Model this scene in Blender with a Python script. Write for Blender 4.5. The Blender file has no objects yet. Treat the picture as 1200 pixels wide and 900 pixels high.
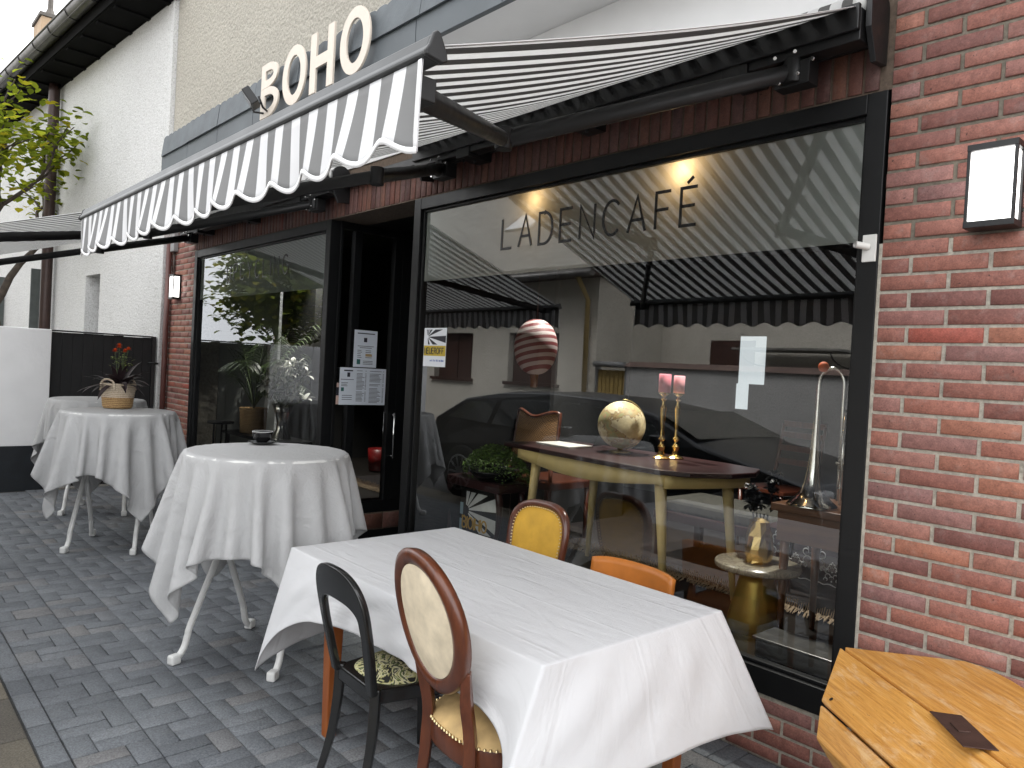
import bpy, bmesh, math, random
import numpy as np
from mathutils import Vector, Matrix
R = math.radians
PI = math.pi
random.seed(7)
rng = np.random.default_rng(11)
scene = bpy.context.scene
COL = scene.collection
CAM = Vector((0.0, -2.83, 1.5028))

# ------------------------------------------------------------------ materials
MATS = {}
def nt(name):
    m = bpy.data.materials.new(name); m.use_nodes = True
    n = m.node_tree; n.nodes.clear()
    out = n.nodes.new('ShaderNodeOutputMaterial')
    return m, n, out
def L(n, a, b): n.links.new(a, b)
def mth(n, op, a, b=None, clamp=False):
    x = n.nodes.new('ShaderNodeMath'); x.operation = op; x.use_clamp = clamp
    for i, v in enumerate((a, b)):
        if v is None: continue
        if isinstance(v, (int, float)): x.inputs[i].default_value = v
        else: L(n, v, x.inputs[i])
    return x.outputs[0]
def noise(n, scale, detail=4, coord=None, rough=.55, dist=0):
    if coord is None:
        coord = n.nodes.new('ShaderNodeTexCoord').outputs['Object']
    t = n.nodes.new('ShaderNodeTexNoise'); t.inputs['Scale'].default_value = scale
    t.inputs['Detail'].default_value = detail; t.inputs['Roughness'].default_value = rough
    t.inputs['Distortion'].default_value = dist
    L(n, coord, t.inputs['Vector']); return t.outputs['Fac']
def ramp(n, fac, stops):
    r = n.nodes.new('ShaderNodeValToRGB'); e = r.color_ramp.elements
    while len(e) < len(stops): e.new(.5)
    for i, (p, c) in enumerate(stops):
        e[i].position = p; e[i].color = (c[0], c[1], c[2], 1) if not isinstance(c, (int, float)) else (c, c, c, 1)
    L(n, fac, r.inputs[0]); return r.outputs[0]
def mixc(n, f, a, b, mode='MIX'):
    x = n.nodes.new('ShaderNodeMix'); x.data_type = 'RGBA'; x.blend_type = mode
    for idx, v in ((0, f), (6, a), (7, b)):
        if isinstance(v, (int, float)): x.inputs[idx].default_value = v
        elif isinstance(v, tuple): x.inputs[idx].default_value = (v[0], v[1], v[2], 1)
        else: L(n, v, x.inputs[idx])
    return x.outputs[2]
def bsdf(n, out, **k):
    p = n.nodes.new('ShaderNodeBsdfPrincipled')
    for kk, v in k.items():
        s = p.inputs[kk.replace('_', ' ')]
        if isinstance(v, (int, float)): s.default_value = v
        elif isinstance(v, tuple): s.default_value = (v[0], v[1], v[2], 1)
        else: L(n, v, s)
    L(n, p.outputs[0], out.inputs[0]); return p
def bump(n, p, h, strength=.3, dist=.01):
    b = n.nodes.new('ShaderNodeBump'); b.inputs['Strength'].default_value = strength
    b.inputs['Distance'].default_value = dist; L(n, h, b.inputs['Height']); L(n, b.outputs[0], p.inputs['Normal'])
def mat(name, col, rough=.6, metal=0, var=.15, scale=9, bmp=0, bscale=80, bdist=.003, spec=.5, coat=0, rvar=.0, stretch=None):
    if name in MATS: return MATS[name]
    m, n, out = nt(name)
    co = None
    if stretch:
        tc = n.nodes.new('ShaderNodeTexCoord'); mp = n.nodes.new('ShaderNodeMapping')
        mp.inputs['Scale'].default_value = stretch; L(n, tc.outputs['Object'], mp.inputs[0]); co = mp.outputs[0]
    f = noise(n, scale, 5, co)
    c = ramp(n, f, [(.3, tuple(x*(1-var) for x in col)), (.7, tuple(min(1, x*(1+var)) for x in col))])
    p = bsdf(n, out, Base_Color=c, Roughness=rough, Metallic=metal)
    p.inputs['Specular IOR Level'].default_value = spec
    if coat: p.inputs['Coat Weight'].default_value = coat; p.inputs['Coat Roughness'].default_value = .12
    if rvar:
        g = noise(n, scale*2.3, 4, co)
        L(n, mth(n, 'ADD', mth(n, 'MULTIPLY', g, rvar), rough-rvar/2), p.inputs['Roughness'])
    if bmp: bump(n, p, noise(n, bscale, 4, co), bmp, bdist)
    MATS[name] = m; return m
def emat(name, col, s):
    if name in MATS: return MATS[name]
    m, n, out = nt(name); e = n.nodes.new('ShaderNodeEmission')
    e.inputs[0].default_value = (*col, 1); e.inputs[1].default_value = s
    L(n, e.outputs[0], out.inputs[0]); MATS[name] = m; return m
def attr(n, name='rnd'):
    a = n.nodes.new('ShaderNodeAttribute'); a.attribute_name = name; return a.outputs['Fac']
def uvn(n):
    t = n.nodes.new('ShaderNodeTexCoord'); s = n.nodes.new('ShaderNodeSeparateXYZ')
    L(n, t.outputs['UV'], s.inputs[0]); return s.outputs[0], s.outputs[1], t.outputs['UV']

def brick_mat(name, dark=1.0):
    m, n, out = nt(name)
    r = attr(n)
    c = ramp(n, r, [(0, (.175, .080, .070)), (.2, (.245, .108, .086)), (.4, (.325, .142, .105)), (.55, (.270, .142, .126)), (.72, (.350, .155, .102)), (.88, (.235, .128, .120)), (.97, (.315, .125, .090)), (1, (.33, .085, .062))])
    nz = noise(n, 34, 6, None, .75); n2 = noise(n, 170, 4, None, .7); n3 = noise(n, 90, 2)
    c = mixc(n, .7, c, ramp(n, nz, [(.3, (.55, .5, .5)), (.7, (1.35, 1.28, 1.28))]), 'MULTIPLY')
    c = mixc(n, .7, c, ramp(n, n2, [(.3, (.6, .58, .58)), (.7, (1.3, 1.28, 1.26))]), 'MULTIPLY')
    c = mixc(n, ramp(n, n3, [(.70, 0.0), (.75, .8)]), c, (.04, .025, .022))
    # pale efflorescence and scuffs
    e = noise(n, 11, 6, None, .75)
    c = mixc(n, ramp(n, e, [(.54, 0.0), (.74, .42)]), c, (.34, .27, .25))
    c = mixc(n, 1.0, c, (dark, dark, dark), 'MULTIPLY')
    p = bsdf(n, out, Base_Color=c, Roughness=.62); p.inputs['Specular IOR Level'].default_value = .35
    bump(n, p, mth(n, 'ADD', nz, mth(n, 'MULTIPLY', n2, .5)), .45, .003)
    return m
def mortar_mat(name, col):
    m, n, out = nt(name)
    nz = noise(n, 40, 6, None, .7)
    c = ramp(n, nz, [(.3, tuple(x*.55 for x in col)), (.6, col), (.8, tuple(x*1.25 for x in col))])
    p = bsdf(n, out, Base_Color=c, Roughness=.95); bump(n, p, noise(n, 180, 4, None, .7), .7, .004)
    return m
def render_mat(name, col, s=55, strength=.9, dist=.02, stain=.25):
    m, n, out = nt(name)
    v = n.nodes.new('ShaderNodeTexVoronoi'); v.inputs['Scale'].default_value = s
    tc = n.nodes.new('ShaderNodeTexCoord')
    wn = n.nodes.new('ShaderNodeTexNoise'); wn.inputs['Scale'].default_value = s*.6; L(n, tc.outputs['Object'], wn.inputs['Vector'])
    mx = n.nodes.new('ShaderNodeVectorMath'); mx.operation = 'MULTIPLY_ADD'
    L(n, wn.outputs['Color'], mx.inputs[0]); mx.inputs[1].default_value = (.05, .05, .05); L(n, tc.outputs['Object'], mx.inputs[2])
    L(n, mx.outputs[0], v.inputs['Vector'])
    big = noise(n, .8, 6, None, .7)
    mid = noise(n, s*1.6, 5, None, .85)
    c = ramp(n, big, [(.25, tuple(x*(1-stain) for x in col)), (.6, col)])
    c = mixc(n, .8, c, ramp(n, mid, [(.34, (.45, .44, .42)), (.5, (.96, .96, .96)), (.7, (1.1, 1.1, 1.1))]), 'MULTIPLY')
    p = bsdf(n, out, Base_Color=c, Roughness=.95); p.inputs['Specular IOR Level'].default_value = .2
    bump(n, p, mth(n, 'ADD', mid, mth(n, 'MULTIPLY', v.outputs['Distance'], .6)), strength, dist)
    return m
def stripe_mat(name, period, off, c1, c2, trans=.35):
    m, n, out = nt(name)
    u, v, uv = uvn(n)
    f = mth(n, 'FRACT', mth(n, 'ADD', mth(n, 'DIVIDE', u, period), off))
    k = mth(n, 'GREATER_THAN', f, .5)
    c = mixc(n, k, c1, c2)
    c = mixc(n, .35, c, ramp(n, noise(n, 3.5, 5, None, .6), [(.3, (.82, .82, .81)), (.65, (1, 1, 1))]), 'MULTIPLY')
    d = n.nodes.new('ShaderNodeBsdfDiffuse'); t = n.nodes.new('ShaderNodeBsdfTranslucent'); x = n.nodes.new('ShaderNodeMixShader')
    L(n, c, d.inputs[0]); L(n, c, t.inputs[0]); x.inputs[0].default_value = trans
    b = n.nodes.new('ShaderNodeBump'); b.inputs['Strength'].default_value = .25; b.inputs['Distance'].default_value = .01
    L(n, noise(n, 9, 4), b.inputs['Height']); L(n, b.outputs[0], d.inputs['Normal'])
    L(n, d.outputs[0], x.inputs[1]); L(n, t.outputs[0], x.inputs[2]); L(n, x.outputs[0], out.inputs[0])
    return m
def cloth_mat(name, col, weave=420, wr=.25, crease=False, trans=.12):
    m, n, out = nt(name)
    u, v, uv = uvn(n)
    mp = n.nodes.new('ShaderNodeMapping'); mp.inputs['Scale'].default_value = (1, 3.2, 1); L(n, uv, mp.inputs[0])
    w1 = noise(n, weave, 3, mp.outputs[0], .7)
    mp2 = n.nodes.new('ShaderNodeMapping'); mp2.inputs['Scale'].default_value = (3.2, 1, 1); L(n, uv, mp2.inputs[0])
    w2 = noise(n, weave, 3, mp2.outputs[0], .7)
    w = mth(n, 'ADD', w1, w2)
    c = ramp(n, mth(n, 'MULTIPLY', w, .5), [(.35, tuple(x*(1-wr) for x in col)), (.62, col)])
    p = bsdf(n, out, Base_Color=c, Roughness=.9); p.inputs['Specular IOR Level'].default_value = .2
    p.inputs['Specular IOR Level'].default_value = .05
    wr_ = noise(n, 5.5, 5, uv, .6, 1.1)
    h = mth(n, 'ADD', mth(n, 'MULTIPLY', w, .03), mth(n, 'MULTIPLY', wr_, .08 if crease else .6))
    fw = noise(n, 16, 4, mp.outputs[0], .6, 2.2); h = mth(n, 'ADD', h, mth(n, 'MULTIPLY', fw, .010 if crease else .12))
    if crease:
        for src, vals in ((v, (.31, .62, .95)), (u, (.42, 1.02, 1.62))):
            for q in vals:
                d = mth(n, 'ABSOLUTE', mth(n, 'SUBTRACT', src, q))
                h = mth(n, 'ADD', h, mth(n, 'MULTIPLY', mth(n, 'SUBTRACT', 1.0, mth(n, 'DIVIDE', d, .010), True), .045))
        mp3 = n.nodes.new('ShaderNodeMapping'); mp3.inputs['Scale'].default_value = (1.5, 5, 1); mp3.inputs['Rotation'].default_value = (0, 0, .5); L(n, uv, mp3.inputs[0])
        h = mth(n, 'ADD', h, mth(n, 'MULTIPLY', noise(n, 2.0, 3, mp3.outputs[0], .5, 1.2), .26))
    bump(n, p, h, .8, .038)
    if trans:
        t = n.nodes.new('ShaderNodeBsdfTranslucent'); L(n, c, t.inputs[0]); x = n.nodes.new('ShaderNodeMixShader')
        x.inputs[0].default_value = trans; L(n, p.outputs[0], x.inputs[1]); L(n, t.outputs[0], x.inputs[2]); L(n, x.outputs[0], out.inputs[0])
    return m
def glass_mat(name, ior=2.02, tint=(.93, .96, .94)):
    m, n, out = nt(name)
    t = n.nodes.new('ShaderNodeBsdfTransparent'); t.inputs[0].default_value = (*tint, 1)
    g = n.nodes.new('ShaderNodeBsdfGlossy'); g.inputs['Roughness'].default_value = 0.0; g.inputs[0].default_value = (.95, .97, 1, 1)
    b = n.nodes.new('ShaderNodeBump'); b.inputs['Strength'].default_value = .02; b.inputs['Distance'].default_value = .02
    L(n, noise(n, 1.1, 1), b.inputs['Height']); L(n, b.outputs[0], g.inputs['Normal'])
    f = n.nodes.new('ShaderNodeFresnel'); f.inputs[0].default_value = ior
    x = n.nodes.new('ShaderNodeMixShader'); L(n, f.outputs[0], x.inputs[0]); L(n, t.outputs[0], x.inputs[1]); L(n, g.outputs[0], x.inputs[2])
    L(n, x.outputs[0], out.inputs[0]); return m
def film_mat(name):
    m, n, out = nt(name)
    d = n.nodes.new('ShaderNodeBsdfDiffuse'); d.inputs[0].default_value = (.82, .85, .82, 1)
    t = n.nodes.new('ShaderNodeBsdfTranslucent'); t.inputs[0].default_value = (.6, .6, .58, 1)
    tr = n.nodes.new('ShaderNodeBsdfTransparent'); tr.inputs[0].default_value = (.8, .8, .8, 1)
    x = n.nodes.new('ShaderNodeMixShader'); x.inputs[0].default_value = .5; L(n, d.outputs[0], x.inputs[1]); L(n, t.outputs[0], x.inputs[2])
    y = n.nodes.new('ShaderNodeMixShader'); y.inputs[0].default_value = .0; L(n, x.outputs[0], y.inputs[1]); L(n, tr.outputs[0], y.inputs[2])
    L(n, y.outputs[0], out.inputs[0]); return m
def wood_mat(name, c1, c2, rough=.4, axis=(1, 12, 12), scale=4, coat=.0, wear=None):
    m, n, out = nt(name)
    tc = n.nodes.new('ShaderNodeTexCoord'); mp = n.nodes.new('ShaderNodeMapping'); mp.inputs['Scale'].default_value = axis
    L(n, tc.outputs['Object'], mp.inputs[0])
    f = noise(n, scale, 6, mp.outputs[0], .65, .6)
    c = ramp(n, f, [(.28, c1), (.68, c2)])
    if wear:
        wv = noise(n, 6, 6, mp.outputs[0], .75)
        c = mixc(n, ramp(n, wv, [(.52, 0.0), (.72, .6)]), c, wear)
        g = noise(n, 2.2, 5)
        c = mixc(n, ramp(n, g, [(.55, 0.0), (.78, .5)]), c, tuple(x*.45 for x in c1))
    p = bsdf(n, out, Base_Color=c, Roughness=rough); p.inputs['Coat Weight'].default_value = coat; p.inputs['Coat Roughness'].default_value = .2
    bump(n, p, f, .15, .002); return m
def floral_mat(name):
    m, n, out = nt(name)
    f = noise(n, 15, 2, None, .5, 2.6)
    c = ramp(n, f, [(.32, (.012, .012, .010)), (.42, (.012, .012, .010)), (.46, (.42, .40, .16)), (.54, (.62, .58, .38)), (.58, (.02, .02, .015)), (.66, (.16, .20, .05)), (.72, (.55, .5, .4))])
    r = c.node.color_ramp; r.interpolation = 'LINEAR'
    p = bsdf(n, out, Base_Color=c, Roughness=.85); bump(n, p, f, .2, .003); return m
def paver_mat(name, stops):
    m, n, out = nt(name)
    c = ramp(n, attr(n), stops)
    a = noise(n, 130, 6, None, .8); b = noise(n, 1.3, 6, None, .65); s = noise(n, 190, 2); e = noise(n, 17, 5, None, .7)
    c = mixc(n, .9, c, ramp(n, a, [(.34, (.42, .42, .42)), (.66, (1.62, 1.62, 1.62))]), 'MULTIPLY')
    c = mixc(n, ramp(n, e, [(.56, 0.0), (.74, .35)]), c, (.17, .17, .165))
    c = mixc(n, .8, c, ramp(n, b, [(.3, (.72, .72, .74)), (.7, (1.2, 1.2, 1.18))]), 'MULTIPLY')
    c = mixc(n, ramp(n, s, [(.70, 0.0), (.76, .6)]), c, (.36, .36, .35))
    p = bsdf(n, out, Base_Color=c, Roughness=.75); p.inputs['Specular IOR Level'].default_value = .4
    bump(n, p, mth(n, 'ADD', a, mth(n, 'MULTIPLY', s, .5)), .5, .003); return m

# ------------------------------------------------------------------ mesh builder
class MB:
    def __init__(s): s.v = []; s.f = []; s.uv = []; s.r = []; s.sm = []; s.mi = []
    def face(s, idx, uv=None, r=0., smooth=False, mi=0):
        s.f.append(tuple(idx)); s.uv.append(uv); s.r.append(r); s.sm.append(smooth); s.mi.append(mi)
    def add(s, pts):
        b = len(s.v); s.v.extend(tuple(p) for p in pts); return b
    def box(s, lo, hi, r=0., mi=0, M=None):
        x0, y0, z0 = lo; x1, y1, z1 = hi
        P = [(x0, y0, z0), (x1, y0, z0), (x1, y1, z0), (x0, y1, z0), (x0, y0, z1), (x1, y0, z1), (x1, y1, z1), (x0, y1, z1)]
        if M is not None: P = [tuple(M @ Vector(p)) for p in P]
        b = s.add(P)
        for q in ((0, 3, 2, 1), (4, 5, 6, 7), (0, 1, 5, 4), (1, 2, 6, 5), (2, 3, 7, 6), (3, 0, 4, 7)): s.face([b+i for i in q], None, r, False, mi)
        return s
    def cbox(s, c, d, r=0., mi=0, rot=None):
        M = Matrix.Translation(Vector(c)) @ (rot.to_4x4() if rot is not None else Matrix.Identity(4))
        return s.box([-x/2 for x in d], [x/2 for x in d], r, mi, M)
    def brick(s, lo, hi, front, b=.004, r=0., mi=0):
        """box with a chamfered face towards `front` ('-y','+x','+z')"""
        x0, y0, z0 = lo; x1, y1, z1 = hi
        if front == '-y':
            o = [(x0, y1, z0), (x1, y1, z0), (x1, y1, z1), (x0, y1, z1)]
            m_ = [(x0, y0+b, z0), (x1, y0+b, z0), (x1, y0+b, z1), (x0, y0+b, z1)]
            i_ = [(x0+b, y0, z0+b), (x1-b, y0, z0+b), (x1-b, y0, z1-b), (x0+b, y0, z1-b)]
        elif front == '+z':
            o = [(x0, y0, z0), (x1, y0, z0), (x1, y1, z0), (x0, y1, z0)]
            m_ = [(x0, y0, z1-b), (x1, y0, z1-b), (x1, y1, z1-b), (x0, y1, z1-b)]
            i_ = [(x0+b, y0+b, z1), (x1-b, y0+b, z1), (x1-b, y1-b, z1), (x0+b, y1-b, z1)]
        else:
            o = [(x0, y0, z0), (x0, y1, z0), (x0, y1, z1), (x0, y0, z1)]
            m_ = [(x1-b, y0, z0), (x1-b, y1, z0), (x1-b, y1, z1), (x1-b, y0, z1)]
            i_ = [(x1, y0+b, z0+b), (x1, y1-b, z0+b), (x1, y1-b, z1-b), (x1, y0+b, z1-b)]
        q = s.add(o+m_+i_)
        for k in range(4):
            l = (k+1) % 4
            s.face((q+k, q+l, q+4+l, q+4+k), None, r, False, mi); s.face((q+4+k, q+4+l, q+8+l, q+8+k), None, r, True, mi)
        s.face((q+8, q+9, q+10, q+11), None, r, True, mi)
        return s
    def tube(s, pts, rad, n=8, caps=True, smooth=True, mi=0, flat=None, r=0.):
        pts = [Vector(p) for p in pts]
        if isinstance(rad, (int, float)): rad = [rad]*len(pts)
        rings = []; up = None
        for i, p in enumerate(pts):
            d = (pts[min(i+1, len(pts)-1)]-pts[max(i-1, 0)])
            if d.length < 1e-9: d = Vector((0, 0, 1))
            d.normalize()
            if up is None:
                up = Vector((0, 0, 1)) if abs(d.z) < .9 else Vector((1, 0, 0))
            a = d.cross(up)
            if a.length < 1e-6: a = d.cross(Vector((0, 1, 0)))
            a.normalize(); c = a.cross(d).normalized(); up = c
            fl = flat or (1, 1)
            b0 = s.add([p+a*(math.cos(2*PI*k/n)*rad[i]*fl[0])+c*(math.sin(2*PI*k/n)*rad[i]*fl[1]) for k in range(n)]); rings.append(b0)
        for i in range(len(rings)-1):
            for k in range(n):
                l = (k+1) % n; s.face((rings[i]+k, rings[i]+l, rings[i+1]+l, rings[i+1]+k), None, r, smooth, mi)
        if caps:
            s.face([rings[0]+k for k in range(n)][::-1], None, r, False, mi); s.face([rings[-1]+k for k in range(n)], None, r, False, mi)
        return s
    def lathe(s, prof, c=(0, 0, 0), n=24, mi=0, smooth=True, axis='z', caps=True, r=0.):
        rings = []
        for rr, h in prof:
            pts = []
            for k in range(n):
                a = 2*PI*k/n; x, y = rr*math.cos(a), rr*math.sin(a)
                pts.append((c[0]+x, c[1]+y, c[2]+h) if axis == 'z' else ((c[0]+x, c[1]+h, c[2]+y) if axis == 'y' else (c[0]+h, c[1]+x, c[2]+y)))
            rings.append(s.add(pts))
        for i in range(len(rings)-1):
            for k in range(n):
                l = (k+1) % n; s.face((rings[i]+k, rings[i]+l, rings[i+1]+l, rings[i+1]+k), None, r, smooth, mi)
        if caps:
            s.face([rings[0]+k for k in range(n)][::-1], None, r, False, mi); s.face([rings[-1]+k for k in range(n)], None, r, False, mi)
        return s
    def grid(s, fn, nu, nv, uvf=None, mi=0, smooth=True, r=0.):
        b = len(s.v)
        for j in range(nv+1):
            for i in range(nu+1): s.v.append(tuple(fn(i/nu, j/nv)))
        for j in range(nv):
            for i in range(nu):
                q = b+j*(nu+1)+i
                uv = None
                if uvf: uv = [uvf(i/nu, j/nv), uvf((i+1)/nu, j/nv), uvf((i+1)/nu, (j+1)/nv), uvf(i/nu, (j+1)/nv)]
                s.face((q, q+1, q+nu+2, q+nu+1), uv, r, smooth, mi)
        return s
    def prism(s, poly, o, U, V, t, mi=0, smooth=False, r=0.):
        """polygon (2D) in plane o+u*U+v*V, extruded by vector t"""
        o, U, V, t = Vector(o), Vector(U), Vector(V), Vector(t)
        n = len(poly); a = s.add([o+U*p[0]+V*p[1] for p in poly]); b = s.add([o+U*p[0]+V*p[1]+t for p in poly])
        s.face([a+k for k in range(n)][::-1], None, r, False, mi); s.face([b+k for k in range(n)], None, r, False, mi)
        for k in range(n):
            l = (k+1) % n; s.face((a+k, a+l, b+l, b+k), None, r, smooth, mi)
        return s
    def ring(s, outer, inner, o, U, V, t, mi=0, r=0.):
        """plate between two closed outlines with equal counts"""
        o, U, V, t = Vector(o), Vector(U), Vector(V), Vector(t); n = len(outer)
        A = s.add([o+U*p[0]+V*p[1] for p in outer]); B = s.add([o+U*p[0]+V*p[1] for p in inner])
        C = s.add([o+U*p[0]+V*p[1]+t for p in outer]); D = s.add([o+U*p[0]+V*p[1]+t for p in inner])
        for k in range(n):
            l = (k+1) % n
            s.face((A+k, B+k, B+l, A+l), None, r, False, mi); s.face((C+k, C+l, D+l, D+k), None, r, False, mi)
            s.face((A+k, A+l, C+l, C+k), None, r, True, mi); s.face((B+k, D+k, D+l, B+l), None, r, True, mi)
        return s
    def rpl(s, nu, nv): pass
    def build(s, name, m, parent=None, bevel=0, solid=0, sub=0, fixn=True, local=False):
        me = bpy.data.meshes.new(name)
        v = np.array(s.v, dtype=float).reshape(-1, 3)
        off = np.zeros(3)
        if parent is not None:
            if not local:
                q = parent
                while q is not None: off += np.array(q.location); q = q.parent
        elif not local:
            off = np.array([(v[:, 0].min()+v[:, 0].max())/2, (v[:, 1].min()+v[:, 1].max())/2, v[:, 2].min()])
        me.from_pydata((v-off).tolist(), [], s.f)
        ms = m if isinstance(m, (list, tuple)) else [m]
        for x in ms: me.materials.append(x)
        me.polygons.foreach_set('use_smooth', s.sm); me.polygons.foreach_set('material_index', s.mi)
        if any(u is not None for u in s.uv):
            l = me.uv_layers.new(name='UVMap'); buf = []
            for f, u in zip(s.f, s.uv): buf.extend(u if u is not None else [(0, 0)]*len(f))
            l.data.foreach_set('uv', np.array(buf, dtype=np.float32).ravel())
        a = me.attributes.new('rnd', 'FLOAT', 'FACE'); a.data.foreach_set('value', np.array(s.r, dtype=np.float32))
        if fixn:
            bm = bmesh.new(); bm.from_mesh(me); bmesh.ops.recalc_face_normals(bm, faces=bm.faces); bm.to_mesh(me); bm.free()
        me.update()
        o = bpy.data.objects.new(name, me); COL.objects.link(o)
        if parent is not None: o.parent = parent
        elif not local: o.location = off
        if bevel:
            b = o.modifiers.new('bevel', 'BEVEL'); b.width = bevel; b.segments = 2; b.limit_method = 'ANGLE'; b.angle_limit = R(35)
        if sub:
            b = o.modifiers.new('sub', 'SUBSURF'); b.levels = sub; b.render_levels = sub
        if solid:
            b = o.modifiers.new('solid', 'SOLIDIFY'); b.thickness = solid; b.offset = 0
        return o
def thing(name, label, cat, loc=(0, 0, 0), rz=0, group=None):
    o = bpy.data.objects.new(name, None); COL.objects.link(o); o.location = loc; o.rotation_euler = (0, 0, rz)
    o.empty_display_size = .1
    return tag(o, label, cat, group)
def tag(o, label, cat, group=None):
    o['label'] = label; o['category'] = cat
    if group: o['group'] = group
    return o
def struct(o): o['kind'] = 'structure'; return o
def copy_tree(o, parent=None):
    c = o.copy(); COL.objects.link(c)
    if parent is not None: c.parent = parent
    for ch in [x for x in o.children]: copy_tree(ch, c)
    return c
def smoothpath(P, n=6):
    P = [Vector(p) for p in P]; out = []
    for i in range(len(P)-1):
        p0, p1, p2, p3 = P[max(i-1, 0)], P[i], P[i+1], P[min(i+2, len(P)-1)]
        for k in range(n):
            t = k/n
            out.append(.5*((2*p1)+(p2-p0)*t+(2*p0-5*p1+4*p2-p3)*t*t+(3*p1-p0-3*p2+p3)*t**3))
    out.append(P[-1]); return out
def interp(vals, n):
    out = []
    for i in range(len(vals)-1):
        for k in range(n): out.append(vals[i]+(vals[i+1]-vals[i])*k/n)
    out.append(vals[-1]); return out

# stroke lettering
def arc(cx, cy, rx, ry, a0, a1, n=14):
    return [(cx+rx*math.cos(R(a0+(a1-a0)*i/n)), cy+ry*math.sin(R(a0+(a1-a0)*i/n))) for i in range(n+1)]
GL = {
 'L': (.5, [[(0, 1), (0, 0), (.5, 0)]]), 'A': (.62, [[(0, 0), (.31, 1), (.62, 0)], [(.11, .34), (.51, .34)]]),
 'D': (.6, [[(0, 0), (0, 1), (.22, 1)]+arc(.22, .5, .38, .5, 90, -90)+[(0, 0)]]), 'E': (.5, [[(.5, 1), (0, 1), (0, 0), (.5, 0)], [(0, .52), (.44, .52)]]),
 'N': (.58, [[(0, 0), (0, 1), (.58, 0), (.58, 1)]]), 'C': (.6, [arc(.34, .5, .34, .5, 45, 315, 22)]),
 'F': (.48, [[(.48, 1), (0, 1), (0, 0)], [(0, .52), (.42, .52)]]), '\u00c9': (.5, [[(.5, 1), (0, 1), (0, 0), (.5, 0)], [(0, .52), (.44, .52)], [(.18, 1.12), (.36, 1.27)]]),
 'U': (.56, [[(0, 1), (0, .28)]+arc(.28, .28, .28, .28, 180, 360)+[(.56, 1)]]), 'P': (.5, [[(0, 0), (0, 1), (.25, 1)]+arc(.25, .75, .25, .25, 90, -90)+[(0, .5)]]),
 'Y': (.58, [[(0, 1), (.29, .5), (.58, 1)], [(.29, .5), (.29, 0)]]), 'I': (.0, [[(0, 0), (0, 1)]]),
 'G': (.62, [arc(.34, .5, .34, .5, 50, 360, 22)+[(.4, .5)]]), 'R': (.5, [[(0, 0), (0, 1), (.25, 1)]+arc(.25, .75, .25, .25, 90, -90)+[(0, .5)], [(.22, .5), (.5, 0)]]),
 'O': (.66, [arc(.33, .5, .33, .5, 0, 360, 26)]), '\u00d6': (.66, [arc(.33, .5, .33, .5, 0, 360, 26), [(.18, 1.14), (.2, 1.2)], [(.46, 1.14), (.48, 1.2)]]),
 'B': (.52, [[(0, 0), (0, 1), (.26, 1)]+arc(.26, .76, .24, .24, 90, -90)+[(0, .52)], [(.26, .52)]+arc(.26, .26, .26, .26, 90, -90)+[(0, 0)]]),
 'H': (.56, [[(0, 0), (0, 1)], [(.56, 0), (.56, 1)], [(0, .5), (.56, .5)]]), '|': (.0, [[(0, -.05), (0, 1.05)]]), ' ': (.3, []),
}
def lettering(mb, text, o, U, V, h, w, gap=.3, t=(0, -.0015, 0), scale_x=1.0, mi=0):
    """flat strokes of width w (metres); returns total advance"""
    o, U, V, t = Vector(o), Vector(U), Vector(V), Vector(t); x = 0
    for chn in text:
        wd, lines = GL[chn]
        for ln in lines:
            P = [Vector(((x+p[0]*scale_x)*h, p[1]*h)) for p in ln]
            n = len(P); Lf = []; Rt = []
            for i, p in enumerate(P):
                d0 = (P[i]-P[i-1]).normalized() if i > 0 else None
                d1 = (P[i+1]-P[i]).normalized() if i < n-1 else None
                if i == 0 and (P[0]-P[-1]).length < 1e-6: d0 = (P[-1]-P[-2]).normalized()
                if i == n-1 and (P[0]-P[-1]).length < 1e-6: d1 = (P[1]-P[0]).normalized()
                d = ((d0 or d1)+(d1 or d0))
                if d.length < 1e-6: d = d1
                d.normalize(); nn = Vector((-d.y, d.x)); k = 1.0
                if d0 is not None and d1 is not None: k = min(1/max(.35, nn.dot(Vector((-d0.y, d0.x)))), 2.0)
                Lf.append(p+nn*w/2*k); Rt.append(p-nn*w/2*k)
            for i in range(n-1):
                mb.prism([tuple(Lf[i]), tuple(Lf[i+1]), tuple(Rt[i+1]), tuple(Rt[i])], o, U, V, t, mi)
        x += wd*scale_x+gap
    return (x-gap)*h
def textwidth(text, h, gap, sx=1.0): return (sum(GL[c][0]*sx+gap for c in text)-gap)*h

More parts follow.
